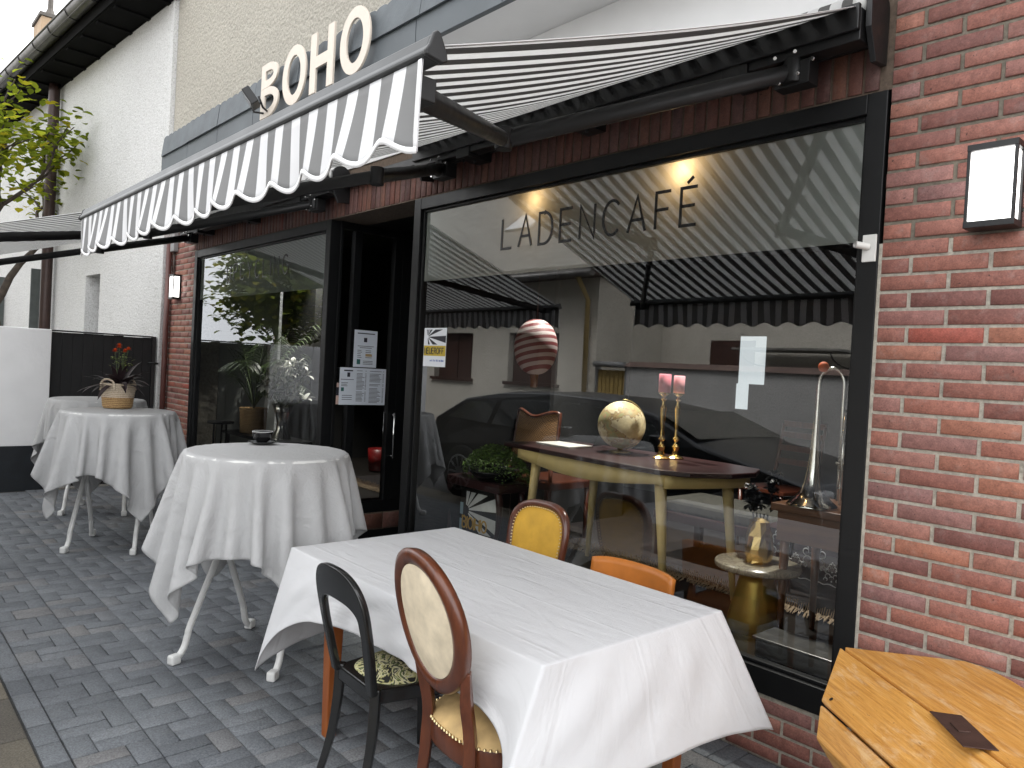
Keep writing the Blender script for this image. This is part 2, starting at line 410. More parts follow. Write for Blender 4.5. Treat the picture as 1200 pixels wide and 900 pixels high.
# cloth by position based dynamics
def drape(nu, nv, su, sv, cx, cy, rot, z0, collide, steps=240, iters=9, bend=.12, seed=1, shift=(0, 0), shear=.35):
    g = np.random.default_rng(seed)
    u = (np.linspace(0, 1, nu)-.5)*su+shift[0]; v = (np.linspace(0, 1, nv)-.5)*sv+shift[1]
    X, Y = np.meshgrid(u, v)
    c, s = math.cos(rot), math.sin(rot)
    P = np.stack([cx+X*c-Y*s, cy+X*s+Y*c, np.full_like(X, z0+.004)], -1)
    P[..., 2] += g.normal(0, .0012, P.shape[:2]); Q = P.copy()
    du, dv = su/(nu-1), sv/(nv-1); dd = math.hypot(du, dv)
    sets = []
    for off in (0, 1):
        sets.append(((slice(None), slice(off, nu-1, 2)), (slice(None), slice(off+1, nu, 2)), du, 1.))
        sets.append(((slice(off, nv-1, 2), slice(None)), (slice(off+1, nv, 2), slice(None)), dv, 1.))
        for a in (0,):
            sets.append(((slice(off, nv-1, 2), slice(0, nu-1)), (slice(off+1, nv, 2), slice(1, nu)), dd, shear))
            sets.append(((slice(off, nv-1, 2), slice(1, nu)), (slice(off+1, nv, 2), slice(0, nu-1)), dd, shear))
    bs = []
    for off in range(4):
        a = np.arange(off, nu-2, 4)
        if len(a): bs.append(((slice(None), a), (slice(None), a+2), 2*du, bend))
        a = np.arange(off, nv-2, 4)
        if len(a): bs.append(((a, slice(None)), (a+2, slice(None)), 2*dv, bend))
    for st in range(steps):
        V = (P-Q)*(.985 if st < steps*.8 else .9); Q = P.copy()
        P = P+V; P[..., 2] -= .00045
        for k in range(iters):
            for A, B, l, w in sets:
                d = P[B]-P[A]; n_ = np.linalg.norm(d, axis=-1, keepdims=True)+1e-9
                e = d*(.5*w*(n_-l)/n_); P[A] += e; P[B] -= e
            if k % 3 == 0:
                for A, B, l, w in bs:
                    d = P[B]-P[A]; n_ = np.linalg.norm(d, axis=-1, keepdims=True)+1e-9
                    e = d*(.5*w*(n_-l)/n_); P[A] += e; P[B] -= e
            P = collide(P, Q)
    return P
def cloth_object(name, P, su, sv, m, parent=None, solid=.0022):
    nv, nu = P.shape[:2]; mb = MB()
    mb.grid(lambda a, b: P[min(nv-1, round(b*(nv-1))), min(nu-1, round(a*(nu-1)))], nu-1, nv-1, lambda a, b: (a*su, b*sv))
    return mb.build(name, m, parent, sub=1, solid=solid, fixn=False)
# ================================================================== MATERIAL SET
black = mat('black_paint', (.007, .007, .0075), .45, 0, .2, 6, .1, 120)
blackm = mat('black_metal', (.009, .009, .0095), .42, .1, .2, 8, .12, 90, rvar=.25)
frame_m = mat('anthracite_frame', (.0035, .0038, .0042), .45, 0, .25, 5, .12, 200, rvar=.2, spec=.35)
grey_alu = mat('grey_aluminium', (.026, .028, .029), .42, 0, .2, 4, .05, 90, rvar=.15, spec=.35)
chrome = mat('chrome', (.75, .75, .74), .12, 1, .05)
silver = mat('silver_plate', (.80, .77, .72), .16, 1, .1, 12, .1, 30, rvar=.12)
gold = mat('gold_metal', (.78, .55, .22), .24, 1, .15, 9, .2, 30, rvar=.15)
brass_dull = mat('brushed_brass', (.40, .31, .12), .38, .9, .15, 6, .05)
whitep = mat('white_powder_coat', (.74, .74, .72), .4, 0, .06, 10, .05, rvar=.2)
plastic_w = mat('white_plastic', (.62, .61, .58), .45, 0, .08)
greyp = mat('grey_plastic', (.26, .26, .26), .5)
paper = mat('paper', (.66, .70, .76), .35, 0, .05, 5)
ink = mat('ink', (.02, .02, .03), .6)
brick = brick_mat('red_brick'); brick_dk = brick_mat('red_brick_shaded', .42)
mortar = mortar_mat('mortar_pale', (.45, .415, .35)); mortar_u = mortar_mat('mortar_dark', (.19, .165, .13)); mortar_s = mortar_mat('mortar_brown', (.13, .095, .07))
dark_wall = mat('dark_interior_wall', (.014, .014, .014), .9, 0, .3, 3)
grey_wall = mat('grey_interior_wall', (.33, .34, .32), .9, 0, .05, 2)
floor_m = wood_mat('dark_floor', (.006, .005, .005), (.018, .015, .012), .4, (1, 8, 1), 3)
slate = mat('grey_blue_slate', (.075, .088, .098), .62, 0, .22, 7, .35, 60, .004)
fascia_m = mat('grey_blue_board', (.085, .098, .108), .6, 0, .12, 3, .1)
soffit_m = mat('white_soffit', (.70, .70, .70), .55, 0, .05, 2)
cream_r = render_mat('cream_rough_render', (.62, .585, .51), 26, 1.0, .03, .12)
white_r = render_mat('white_rough_render', (.70, .70, .69), 34, .8, .014, .08)
white_s = mat('white_painted_plaster', (.74, .74, .74), .85, 0, .05, 3, .35, 14, .01)
glass = glass_mat('window_glass'); film = film_mat('frosted_film')
letter_m = mat('cream_letter', (.62, .55, .47), .5, 0, .04)

# ================================================================== GROUND
g = MB(); g.box((-120, -120, -.6), (120, 120, -.10)); struct(g.build('ground', mat('ground_soil', (.10, .095, .085), .95)))
asph = mat('asphalt', (.055, .055, .056), .85, 0, .25, 40, .6, 220, .004)
g = MB(); g.box((-60, -7.4, -.099), (30, -2.62, -.035)); struct(g.build('road', asph))
g = MB(); g.box((-60, -8.6, -.099), (30, -7.4, .03)); struct(g.build('far_sidewalk', mat('far_paving', (.16, .155, .15), .9, 0, .2, 5)))
g = MB(); g.box((-60, 1.5, -.099), (-9.15, 30, -.004)); struct(g.build('yard_ground', asph))
g = MB(); x = -9.2
while x < 2.5:
    w_ = .42
    g.brick((x, -2.615, -.09), (x+w_-.006, -2.245, -.004-random.random()*.002), '+z', .006, random.random()); x += w_
struct(g.build('kerb_strip', paver_mat('concrete_slab', [(0, (.13, .115, .09)), (.5, (.20, .175, .13)), (.75, (.06, .056, .052)), (1, (.23, .20, .15))])))
# pavement: individual pavers in the alternating pattern of the photograph
g = MB(); g.box((-9.15, -2.245, -.098), (2.2, 1.25, -.012), 0, 1)
gap = .003; ph = -3.917
def paver(x0, y0, x1, y1):
    h = random.uniform(-.0025, .0015)
    g.brick((x0+gap/2, y0+gap/2, -.03), (x1-gap/2, y1-gap/2, h), '+z', .0028, random.random(), 0)
U_ = .1745; W_ = .089
x = ph-U_*30
while x < 2.2:
    if x > -9.15: paver(x, -2.24, x+U_, -2.24+W_-.002)
    x += U_
y0 = -2.24+W_; col = 0
while y0 < 1.2:
    x = ph-U_*30+(0 if col % 2 == 0 else U_*.5); k = 0
    wide = 2*W_
    while x < 2.2:
        if x > -9.15 and not (y0 > -.12 and not (-5.4 < x < -4.15)):
            if k % 2 == 0:
                paver(x, y0, x+U_, y0+W_); paver(x, y0+W_, x+U_/2, y0+3*W_); paver(x+U_/2, y0+W_, x+U_, y0+3*W_)
            else:
                paver(x, y0, x+U_/2, y0+2*W_); paver(x+U_/2, y0, x+U_, y0+2*W_); paver(x, y0+2*W_, x+U_, y0+3*W_)
        x += U_; k += 1
    y0 += 3*W_; col += 1
pv = paver_mat('grey_paver', [(0, (.110, .119, .129)), (.5, (.132, .142, .154)), (.85, (.148, .158, .170)), (1, (.156, .153, .153))])
struct(g.build('pavement', [pv, mortar_mat('joint_sand', (.045, .044, .042))]))
# narrow kerb line at the foot of the garden wall
# ================================================================== CAFE BUILDING
cafe = thing('cafe_building', 'red brick cafe with two big black framed shop windows and slate roof edge', 'building', (-4.7, 0, 0))
def course_wall(mb, x0, x1, z0, z1, phase=0., zed=.0433, skip=None, depth=.06, y=0.):
    """running bond of 25 cm bricks, 62.5 mm courses, faces at y"""
    k0 = int((z0-zed)/.0625)-1
    for k in range(k0, int((z1-zed)/.0625)+2):
        a = max(z0, zed+k*.0625+.012); b = min(z1, zed+(k+1)*.0625)
        if b-a < .008: continue
        sh = .125 if k % 2 else 0.
        i0 = int((x0-phase)/.25)-2
        for i in range(i0, int((x1-phase)/.25)+2):
            xa = max(x0, phase+i*.25+sh+.0125); xb = min(x1, phase+(i+1)*.25+sh)
            if xb-xa < .02: continue
            if skip and skip(xa, xb, a, b): continue
            j = random.uniform(-.0018, .0018); t_ = random.uniform(-.0012, .0012)
            mb.brick((xa+random.uniform(0, .0015), y-.005+j, a+t_), (xb-random.uniform(0, .0015), y+depth, b+t_), '-y', .0028, random.random(), 0)
# right hand wall
w = MB(); course_wall(w, -1.163, 1.5, .0, 4.2, -.067)
w.box((-1.163, .0015, -.05), (1.5, .3, 2.04), 0, 1); w.box((-1.163, .0015, 2.04), (1.5, .3, 4.2), 0, 2)  # upper part of the wall takes the darker mortar
# narrow mortar bead along the window frame
w.box((-1.1745, -.006, .28), (-1.160, .05, 2.04), 0, 1)
# below window
course_wall(w, -4.195, -1.163, .0, .25, -.067); w.box((-4.195, .0015, -.05), (-1.163, .3, .25), 0, 1)
course_wall(w, -8.33, -5.33, .0, .25, -.067); w.box((-8.33, .0015, -.05), (-5.33, .3, .25), 0, 1)
course_wall(w, -9.1, -8.33, .0, 3.4, .06); w.box((-9.1, .0015, -.05), (-8.33, .3, 3.4), 0, 1)

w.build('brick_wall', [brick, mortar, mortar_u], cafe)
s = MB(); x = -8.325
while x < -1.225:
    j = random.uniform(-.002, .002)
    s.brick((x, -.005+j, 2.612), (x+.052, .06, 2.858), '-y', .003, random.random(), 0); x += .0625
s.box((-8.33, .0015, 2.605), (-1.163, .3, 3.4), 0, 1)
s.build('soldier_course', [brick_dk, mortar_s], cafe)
# rendered upper storey, fascia and soffit
u = MB(); u.box((-9.095, -.05, 3.40), (1.5, .25, 6.7)); u.build('upper_wall', cream_r, cafe)
r_ = MB()
r_.box((-8.28, -.38, 3.36), (1.5, -.0, 3.378)); r_.box((-8.28, -.012, 2.95), (-1.16, 0.0, 3.358))
r_.build('soffit', soffit_m, cafe)
f_ = MB(); f_.box((-8.28, -.40, 3.345), (1.5, -.37, 3.52)); 
xj = -8.28
while xj < 1.4:
    f_.box((xj+.002, -.404, 3.345), (xj+.76, -.4005, 3.518)); xj += .765
f_.box((-8.3, -.38, 3.36), (-8.282, -.05, 3.60))
f_.build('fascia_board', fascia_m, cafe, bevel=.002)
sl = MB(); xs = -8.24; pw = .768; scal = pw/6
while xs < 1.4:
    n = 6; pts = [(0, 0)]; pts.append((pw-.006, 0))
    top = []
    for i in range(n):
        for q in range(7):
            a = PI*q/6; top.append((i*(pw-.006)/n+(1-math.cos(a))*.5*(pw-.006)/n, .185+.022*math.sin(a)))
    pts += top[::-1]
    tilt = random.uniform(-.004, .004)
    sl.prism(pts, (xs, -.425+tilt, 3.50), (1, 0, 0), (0, .12, .993), (0, .014, 0), 0, False, random.random())
    xs += pw
sl.build('slate_row', slate, cafe, bevel=.0015)
# low roof between the slates and the upper wall
rf = MB(); rf.box((-8.28, -.36, 3.53), (1.5, -.051, 3.56)); rf.build('flat_roof', fascia_m, cafe)

# ------- shop windows
def shop_window(name, x0, x1, z0, z1, fw=.074):
    fr = MB()
    y0, y1 = -.012, .075
    fr.box((x0, y0, z0), (x0+fw, y1, z1)); fr.box((x1-fw, y0, z0), (x1, y1, z1))
    fr.box((x0+fw, y0+.001, z1-fw), (x1-fw, y1, z1-.0005)); fr.box((x0+fw, y0+.001, z0+.0005), (x1-fw, y1, z0+fw+.03))
    b = .016
    for q in ((x0+fw, .012, z0+fw+.03, x0+fw+b, z1-fw), (x1-fw-b, .012, z0+fw+.03, x1-fw, z1-fw)):
        fr.box((q[0], q[1], q[2]), (q[3], .05, q[4]))
    fr.box((x0+fw+b, .012, z1-fw-b), (x1-fw-b, .05, z1-fw)); fr.box((x0+fw+b, .012, z0+fw+.03), (x1-fw-b, .05, z0+fw+.03+b))
    w_ = fr.build(name, frame_m, cafe, bevel=.003)
    g_ = MB(); xa, xb, za, zb = x0+fw+.004, x1-fw-.004, z0+fw+.033, z1-fw-.004
    g_.grid(lambda a, b: (xa+(xb-xa)*a, .030, za+(zb-za)*b), 1, 1, smooth=False); g_.build('pane', glass, w_)
    return w_, (xa, xb, za, zb)
sw1, e1 = shop_window('shop_window', -4.195, -1.172, .252, 2.602)
sw2, e2 = shop_window('shop_window', -8.327, -5.332, .252, 2.602)
for sw, e, zf in ((sw1, e1, 2.06), (sw2, e2, 2.08)):
    fm = MB(); fm.grid(lambda a, b: (e[0]+(e[1]-e[0])*a, .0335, zf+(e[3]-zf)*b), 1, 1, smooth=False); fm.build('frosted_film', film, sw)
lm = MB(); tw = textwidth('LADENCAF\u00c9', .165, .42, 1.0)
gp = (1.43/.165-(textwidth('LADENCAF\u00c9', 1, 0)))/8
lettering(lm, 'LADENCAF\u00c9', (-3.335, .0285, 2.208), (1, 0, 0), (0, 0, 1), .172, .015, gap=.345); lm.build('window_lettering', black, sw1)
lm = MB(); lettering(lm, 'UPCYCLING', (-7.50, .0285, 2.235), (1, 0, 0), (0, 0, 1), .165, .014, gap=.46); lm.build('window_lettering', black, sw2)
# ------- entrance niche with glazed side and door
nb = MB()
nb.box((-5.60, 0.0, 0), (-5.335, .30, .13)); 
nb.box((-5.45, .075, -.02), (-5.34, 1.25, .128)); nb.box((-5.45, .075, .272), (-5.332, 1.25, .372))
for ya, yb in ((.0755, .10), (.205, .272), (.585, .66), (.66, 1.25)): nb.box((-5.39, ya, .372), (-5.325, yb, 2.55))
nb.box((-5.39, .0755, 2.55), (-5.3245, 1.25, 2.62))
nb.box((-5.33, 0.03, 2.606), (-4.195, 1.3, 2.66))                       # niche ceiling
nb.box((-4.195, .076, 0), (-4.14, 1.3, 2.604))                          # right flank
nb.build('entrance_frame', frame_m, cafe, bevel=.002)
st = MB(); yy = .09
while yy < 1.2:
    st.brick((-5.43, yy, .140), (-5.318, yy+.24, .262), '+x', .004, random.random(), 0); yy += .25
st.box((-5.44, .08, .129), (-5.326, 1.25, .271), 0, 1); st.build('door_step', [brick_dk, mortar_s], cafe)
sg = MB(); sg.grid(lambda a, b: (-5.352, .10+.105*a, .372+2.18*b), 1, 1, smooth=False); sg.grid(lambda a, b: (-5.352, .272+.313*a, .372+2.18*b), 1, 1, smooth=False)
sg.build('side_pane', glass, cafe, fixn=False)
dr = MB(); dr.box((-5.32, 1.22, .01), (-5.22, 1.27, 2.55)); dr.box((-4.30, 1.22, .01), (-4.20, 1.27, 2.55)); dr.box((-5.22, 1.22, 2.40), (-4.30, 1.27, 2.55)); dr.box((-5.22, 1.22, .01), (-4.30, 1.27, .20)); dr.box((-5.33, 1.23, 2.55), (-4.195, 1.29, 2.62))
door = dr.build('door', frame_m, cafe, bevel=.002)
dg = MB(); dg.grid(lambda a, b: (-5.22+.92*a, 1.245, .2+2.2*b), 1, 1, smooth=False); dg.build('door_pane', glass, door)
dh = MB(); dh.tube([(-5.27, 1.16, .85), (-5.27, 1.16, 1.45)], .011, 10); dh.tube([(-5.27, 1.16, .93), (-5.27, 1.225, .93)], .007, 8); dh.tube([(-5.27, 1.16, 1.38), (-5.27, 1.225, 1.38)], .007, 8)
dh.build('handle', chrome, door)
hb = MB(); hb.tube([(-5.275, .622, .72), (-5.275, .622, 1.10)], .008, 10); hb.tube([(-5.275, .622, .74), (-5.326, .622, .74)], .006, 8); hb.tube([(-5.275, .622, 1.08), (-5.326, .622, 1.08)], .006, 8)
hb.build('pull_bar', chrome, cafe)
# ------- rooms
rm = MB()
rm.box((-8.36, .30, .15), (-5.60, 1.3, .298)); rm.box((-5.60, .30, .15), (-5.45, 1.3, .298)); rm.box((-8.36, 1.3, .15), (1.5, 4.7, .298)); rm.box((-4.14, .30, .15), (1.5, 1.3, .298))
rm.build('room_floor', floor_m, cafe)
rm = MB(); rm.box((-4.14, .076, .26), (-1.17, .30, .352)); rm.box((-8.33, .076, .26), (-5.46, .30, .352)); rm.build('window_board', mat('black_sill', (.012, .012, .012), .25), cafe)
rm = MB()
rm.box((-8.55, 4.6, 0), (1.6, 4.7, 3.1)); rm.box((1.5, .3, 0), (1.6, 4.6, 3.1)); rm.box((-8.36, .3, 2.9), (1.5, 4.6, 3.0))
rm.box((-8.36, 1.02, .3), (-7.55, 1.10, 2.9)); rm.box((-8.5, 1.1, 0), (-8.36, 4.6, 2.9))
rm.box((-5.45, 1.29, .3), (-5.38, 1.9, 2.9)); rm.box((-4.195, 1.3, .3), (-4.1, 2.2, 2.9))
rm.box((-5.45, 1.3, .3), (-4.1, 1.32, .0))
rm.build('room_wall', dark_wall, cafe)
rm = MB(); rm.box((-8.5, .31, .0), (-8.345, .98, 2.9)); rm.build('pale_side_wall', grey_wall, cafe)
# lit rear window of the room (stepped silhouette seen through the glass)
rw = MB(); rw.box((-4.50, 4.57, 1.50), (-4.20, 4.59, 2.02)); rw.box((-4.52, 4.57, 1.22), (-4.38, 4.59, 1.50)); rw.build('rear_window', emat('daylit_pane', (.8, .86, .9), .30), cafe)

# ================================================================== SIGN, LAMPS AND SMALL FITTINGS ON THE FRONT
sg = thing('shop_sign', 'large cream letters BOHO standing in front of the slate roof edge', 'sign', (-5.0, -.46, 3.35))
def big_letter(nm, fn):
    mb = MB(); fn(mb); return mb.build(nm, letter_m, sg, bevel=.002)
def ell(cx, cz, rx, rz, n=40): return [(cx+rx*math.cos(2*PI*k/n), cz+rz*math.sin(2*PI*k/n)) for k in range(n)]
Z0, Z1 = 3.325, 3.735; YL = -.465; DX = .12
def letO(cx):
    return lambda mb: mb.ring(ell(cx, (Z0+Z1)/2, .185, .212), ell(cx, (Z0+Z1)/2, .105, .140), (0, YL, 0), (1, 0, 0), (0, 0, 1), (0, .016, 0))
big_letter('letter', letO(-5.14)); big_letter('letter', letO(-4.29))
def letH(mb):
    o = (0, YL, 0); U, V, t = (1, 0, 0), (0, 0, 1), (0, .016, 0)
    x0, x1, w_ = -4.89, -4.56, .085
    P = [(x0, Z0), (x0+w_, Z0), (x0+w_, 3.49), (x1-w_, 3.49), (x1-w_, Z0), (x1, Z0), (x1, Z1), (x1-w_, Z1), (x1-w_, 3.57), (x0+w_, 3.57), (x0+w_, Z1), (x0, Z1)]
    a = mb.add([(p[0], YL, p[1]) for p in P]); b = mb.add([(p[0], YL+.016, p[1]) for p in P]); n = len(P)
    for k in range(n): mb.face((a+k, a+(k+1) % n, b+(k+1) % n, b+k))
    for q in ((0, 1, 2, 9, 10, 11), (2, 3, 8, 9), (3, 4, 5, 6, 7, 8)):
        mb.face([a+i for i in q]); mb.face([b+i for i in q][::-1])
big_letter('letter', letH)
def letB(mb):
    def half(z0, z1, rx, rw=.072):
        n = 18; cz, hz = (z0+z1)/2, (z1-z0)/2; x0 = -5.70
        out = [(x0, z0)]+[(x0+.12+rx*math.cos(R(-90+180*k/n)), cz+hz*math.sin(R(-90+180*k/n))) for k in range(n+1)]+[(x0, z1)]
        inn = [(x0+rw, z0+rw*.8)]+[(x0+.12+(rx-rw)*math.cos(R(-90+180*k/n)), cz+(hz-rw*.8)*math.sin(R(-90+180*k/n))) for k in range(n+1)]+[(x0+rw, z1-rw*.8)]
        mb.ring(out, inn, (0, YL, 0), (1, 0, 0), (0, 0, 1), (0, .016, 0))
    half(Z0, 3.55, .19); half(3.551, Z1, .165)
big_letter('letter', letB)
# floodlight
fl = thing('floodlight', 'small black square floodlight beside the letter B on the roof edge', 'lamp', (-5.60, -.45, 3.36))
m_ = MB(); rot = Matrix.Rotation(R(-28), 3, 'Z') @ Matrix.Rotation(R(38), 3, 'X')
m_.cbox((-5.60, -.58, 3.44), (.155, .06, .13), rot=rot); m_.build('housing', blackm, fl, bevel=.006)
m_ = MB(); m_.cbox(Vector((-5.60, -.58, 3.44))+rot @ Vector((0, -.032, 0)), (.125, .006, .10), rot=rot); m_.build('lens', mat('lens_glass', (.25, .25, .25), .15), fl)
m_ = MB(); m_.tube([(-5.69, -.56, 3.44), (-5.68, -.52, 3.37), (-5.60, -.425, 3.36), (-5.52, -.52, 3.37), (-5.51, -.56, 3.44)], .008, 6); m_.build('bracket', blackm, fl)
# wall lamps
lampglow = emat('lamp_diffuser_glow', (1.0, .98, .95), 1.9)
def wall_lamp(x, z, label):
    t = thing('wall_lamp', label, 'wall lamp', (x, 0, z), 0, 'square black wall lamps on the brick front')
    W2, H2, D2 = .072, .135, .095
    f = MB(); f.box((-W2, -.014, -H2), (W2, -.007, H2))
    for sx in (-1, 1):
        f.box((sx*W2-(.010 if sx > 0 else 0), -D2, -H2), (sx*W2+(.010 if sx < 0 else 0), -D2+.012, H2))
    f.box((-W2-.001, -D2-.001, -H2-.001), (W2+.001, -.0145, -H2+.02)); f.box((-W2-.001, -D2-.001, H2-.02), (W2+.001, -.0145, H2+.001))
    f.box((-W2, -.026, -H2+.02), (-W2+.010, -.0145, H2-.02)); f.box((W2-.010, -.026, -H2+.02), (W2, -.0145, H2-.02))
    f.build('lamp_frame', blackm, t, bevel=.0015, local=True)
    d = MB(); d.box((-W2+.008, -D2+.006, -H2+.022), (W2-.008, -.016, H2-.022)); d.build('diffuser', lampglow, t, bevel=.004, local=True)
    return t
wall_lamp(-.800, 2.186, 'lit square black wall lamp on the brick wall right of the big window')
wall_lamp(-8.80, 2.235, 'lit square black wall lamp on the narrow brick strip by the white house')
# white window contact bracket
wb = thing('wall_bracket', 'white plastic bracket with a short tube on the black window frame', 'bracket', (-1.205, -.014, 2.02))
m_ = MB(); m_.box((-1.228, -.021, 1.975), (-1.178, -.0125, 2.075)); m_.build('plate', plastic_w, wb, bevel=.002)
m_ = MB(); m_.tube([(-1.205, -.021, 2.03), (-1.235, -.065, 2.035)], .0125, 14, False); m_.tube([(-1.205, -.021, 2.03), (-1.235, -.065, 2.035)], .009, 14, False); m_.build('tube', plastic_w, wb, fixn=False)
# junction box, conduit
jb = thing('junction_box', 'grey double socket box with conduit at the left end of the brick', 'socket box', (-8.93, 0, 2.75))
m_ = MB(); m_.box((-9.0, -.06, 2.64), (-8.88, -.006, 2.75)); m_.box((-9.0, -.06, 2.757), (-8.88, -.006, 2.86)); m_.build('box', greyp, jb, bevel=.008)
m_ = MB(); m_.tube([(-8.96, -.02, 2.64), (-8.96, -.02, 2.36)], .012, 8); m_.build('conduit', mat('dark_conduit', (.05, .03, .025), .5), jb)
sb = MB(); sb.box((-5.56, -.075, 2.70), (-5.48, -.006, 2.775)); tag(sb.build('sensor_box', plastic_w, bevel=.006), 'small pale sensor box under the awning beam above the entrance', 'sensor')
dp = MB(); dp.tube([(-9.055, -.05, .02), (-9.055, -.05, 2.75)], .03, 12); tag(dp.build('drain_pipe', mat('red_brown_pipe', (.10, .035, .028), .45)), 'slim red brown pipe running down beside the white corner', 'pipe')
# papers
def page(t, y0, y1, z0, z1, mbi, name):
    p_ = MB(); p_.box((-5.3235, y0, z0), (-5.3215, y1, z1)); return p_.build(name, paper, t)
me = thing('menu_sheet', 'small laminated upright notice on the entrance side glass above the wide menu', 'notice', (-5.322, .34, 1.47))
page(me, .237, .449, 1.467, 1.765, None, 'sheet')
ik = MB()
def line(y0, y1, z, h=.004): ik.box((-5.3213, y0, z), (-5.3208, y1, z+h))
line(.265, .425, 1.735, .008); ik.box((-5.3213, .325, 1.67), (-5.3208, .355, 1.705)); line(.27, .42, 1.635); line(.29, .40, 1.622)
for k in range(5): line(.27, .30+random.random()*.02, 1.60-k*.014); line(.345, .39+random.random()*.03, 1.60-k*.014)
for k in range(3): line(.325, .415, 1.515-k*.012)
ik.build('print', ink, me)
b_ = MB(); b_.box((-5.3213, .268, 1.49), (-5.3208, .30, 1.53)); b_.build('stamp', mat('teal_print', (.03, .12, .11), .5), me)
b_ = MB(); b_.box((-5.3213, .345, 1.555), (-5.3207, .405, 1.575)); b_.build('tan_print', mat('tan_print_m', (.42, .30, .15), .5), me)
me = thing('menu_sheet', 'wide laminated menu of small print columns on the entrance side glass', 'menu', (-5.322, .34, 1.16))
page(me, .124, .549, 1.162, 1.459, None, 'sheet'); ik = MB()
ik.box((-5.3213, .160, 1.43), (-5.3208, .24, 1.44)); ik.box((-5.3213, .19, 1.385), (-5.3208, .215, 1.42)); line(.135, .25, 1.362)
for k in range(3): line(.14, .20-random.random()*.02, 1.335-k*.012); line(.15, .24, 1.235-k*.016)
for cx0, cx1 in ((.275, .365), (.395, .53)):
    z = 1.435
    while z > 1.18:
        line(cx0, cx0+(cx1-cx0)*random.uniform(.55, .85), z, .0035); line(cx1-.012, cx1, z, .0035); z -= .0105 if random.random() > .13 else .022
ik.build('print', ink, me)
b_ = MB(); b_.box((-5.3213, .14, 1.27), (-5.3208, .165, 1.30)); b_.build('stamp', mat('teal_print', (.03, .12, .11), .5), me)
m_ = MB(); m_.box((-5.3235, .10, 1.165), (-5.3218, .1225, 1.235)); m_.box((-5.3235, .102, 1.235), (-5.3218, .1225, 1.30), 0, 1); m_.box((-5.3235, .102, 1.30), (-5.3218, .1225, 1.335)); tag(m_.build('leaflet', [mat('pink_paper', (.6, .42, .36), .5), ink]), 'narrow pink leaflet peeping out at the left edge of the wide menu', 'leaflet')
po = thing('poster', 'white opening poster with black sunburst and yellow band at the left of the big window', 'poster', (-3.94, .028, 1.5))
m_ = MB(); m_.box((-4.06, .0265, 1.503), (-3.82, .0285, 1.752)); m_.build('sheet', mat('white_paper', (.72, .74, .78), .4, 0, .03), po)
m_ = MB()
cx, cz = -4.022, 1.695
def ray_hit(a):
    c_, s_ = math.cos(R(a)), math.sin(R(a)); q = 9
    if c_ > 0: q = min(q, (-3.824-cx)/c_)
    if c_ < 0: q = min(q, (-4.055-cx)/c_)
    if s_ > 0: q = min(q, (1.742-cz)/s_)
    if s_ < 0: q = min(q, (1.645-cz)/s_)
    return q
for a0, a1 in ((104, 94), (82, 70), (58, 42), (30, 16), (2, -11), (-24, -40), (-60, -80)):
    P = []
    for a, q in ((a0, .012), (a0, ray_hit(a0)), (a1, ray_hit(a1)), (a1, .012)): P.append((cx+q*math.cos(R(a)), cz+q*math.sin(R(a))))
    m_.prism(P, (0, .0263, 0), (1, 0, 0), (0, 0, 1), (0, -.0006, 0))
m_.build('sunburst', ink, po, fixn=True)
m_ = MB(); m_.box((-4.056, .0256, 1.572), (-3.822, .0264, 1.638)); m_.build('yellow_band', mat('mustard_print', (.50, .36, .03), .5), po)
m_ = MB(); lettering(m_, 'NEUER\u00d6FF', (-4.050, .0254, 1.586), (1, 0, 0), (0, 0, 1), .037, .0062, gap=.20, t=(0, -.0006, 0)); m_.build('lettering', ink, po)
m_ = MB()
for k in range(9): m_.box((-3.985+k*.017, .0256, 1.536), (-3.985+k*.017+random.uniform(.006, .013), .0262, 1.545+random.uniform(0, .004)))
m_.build('small_print', mat('blue_print', (.12, .18, .42), .5), po)

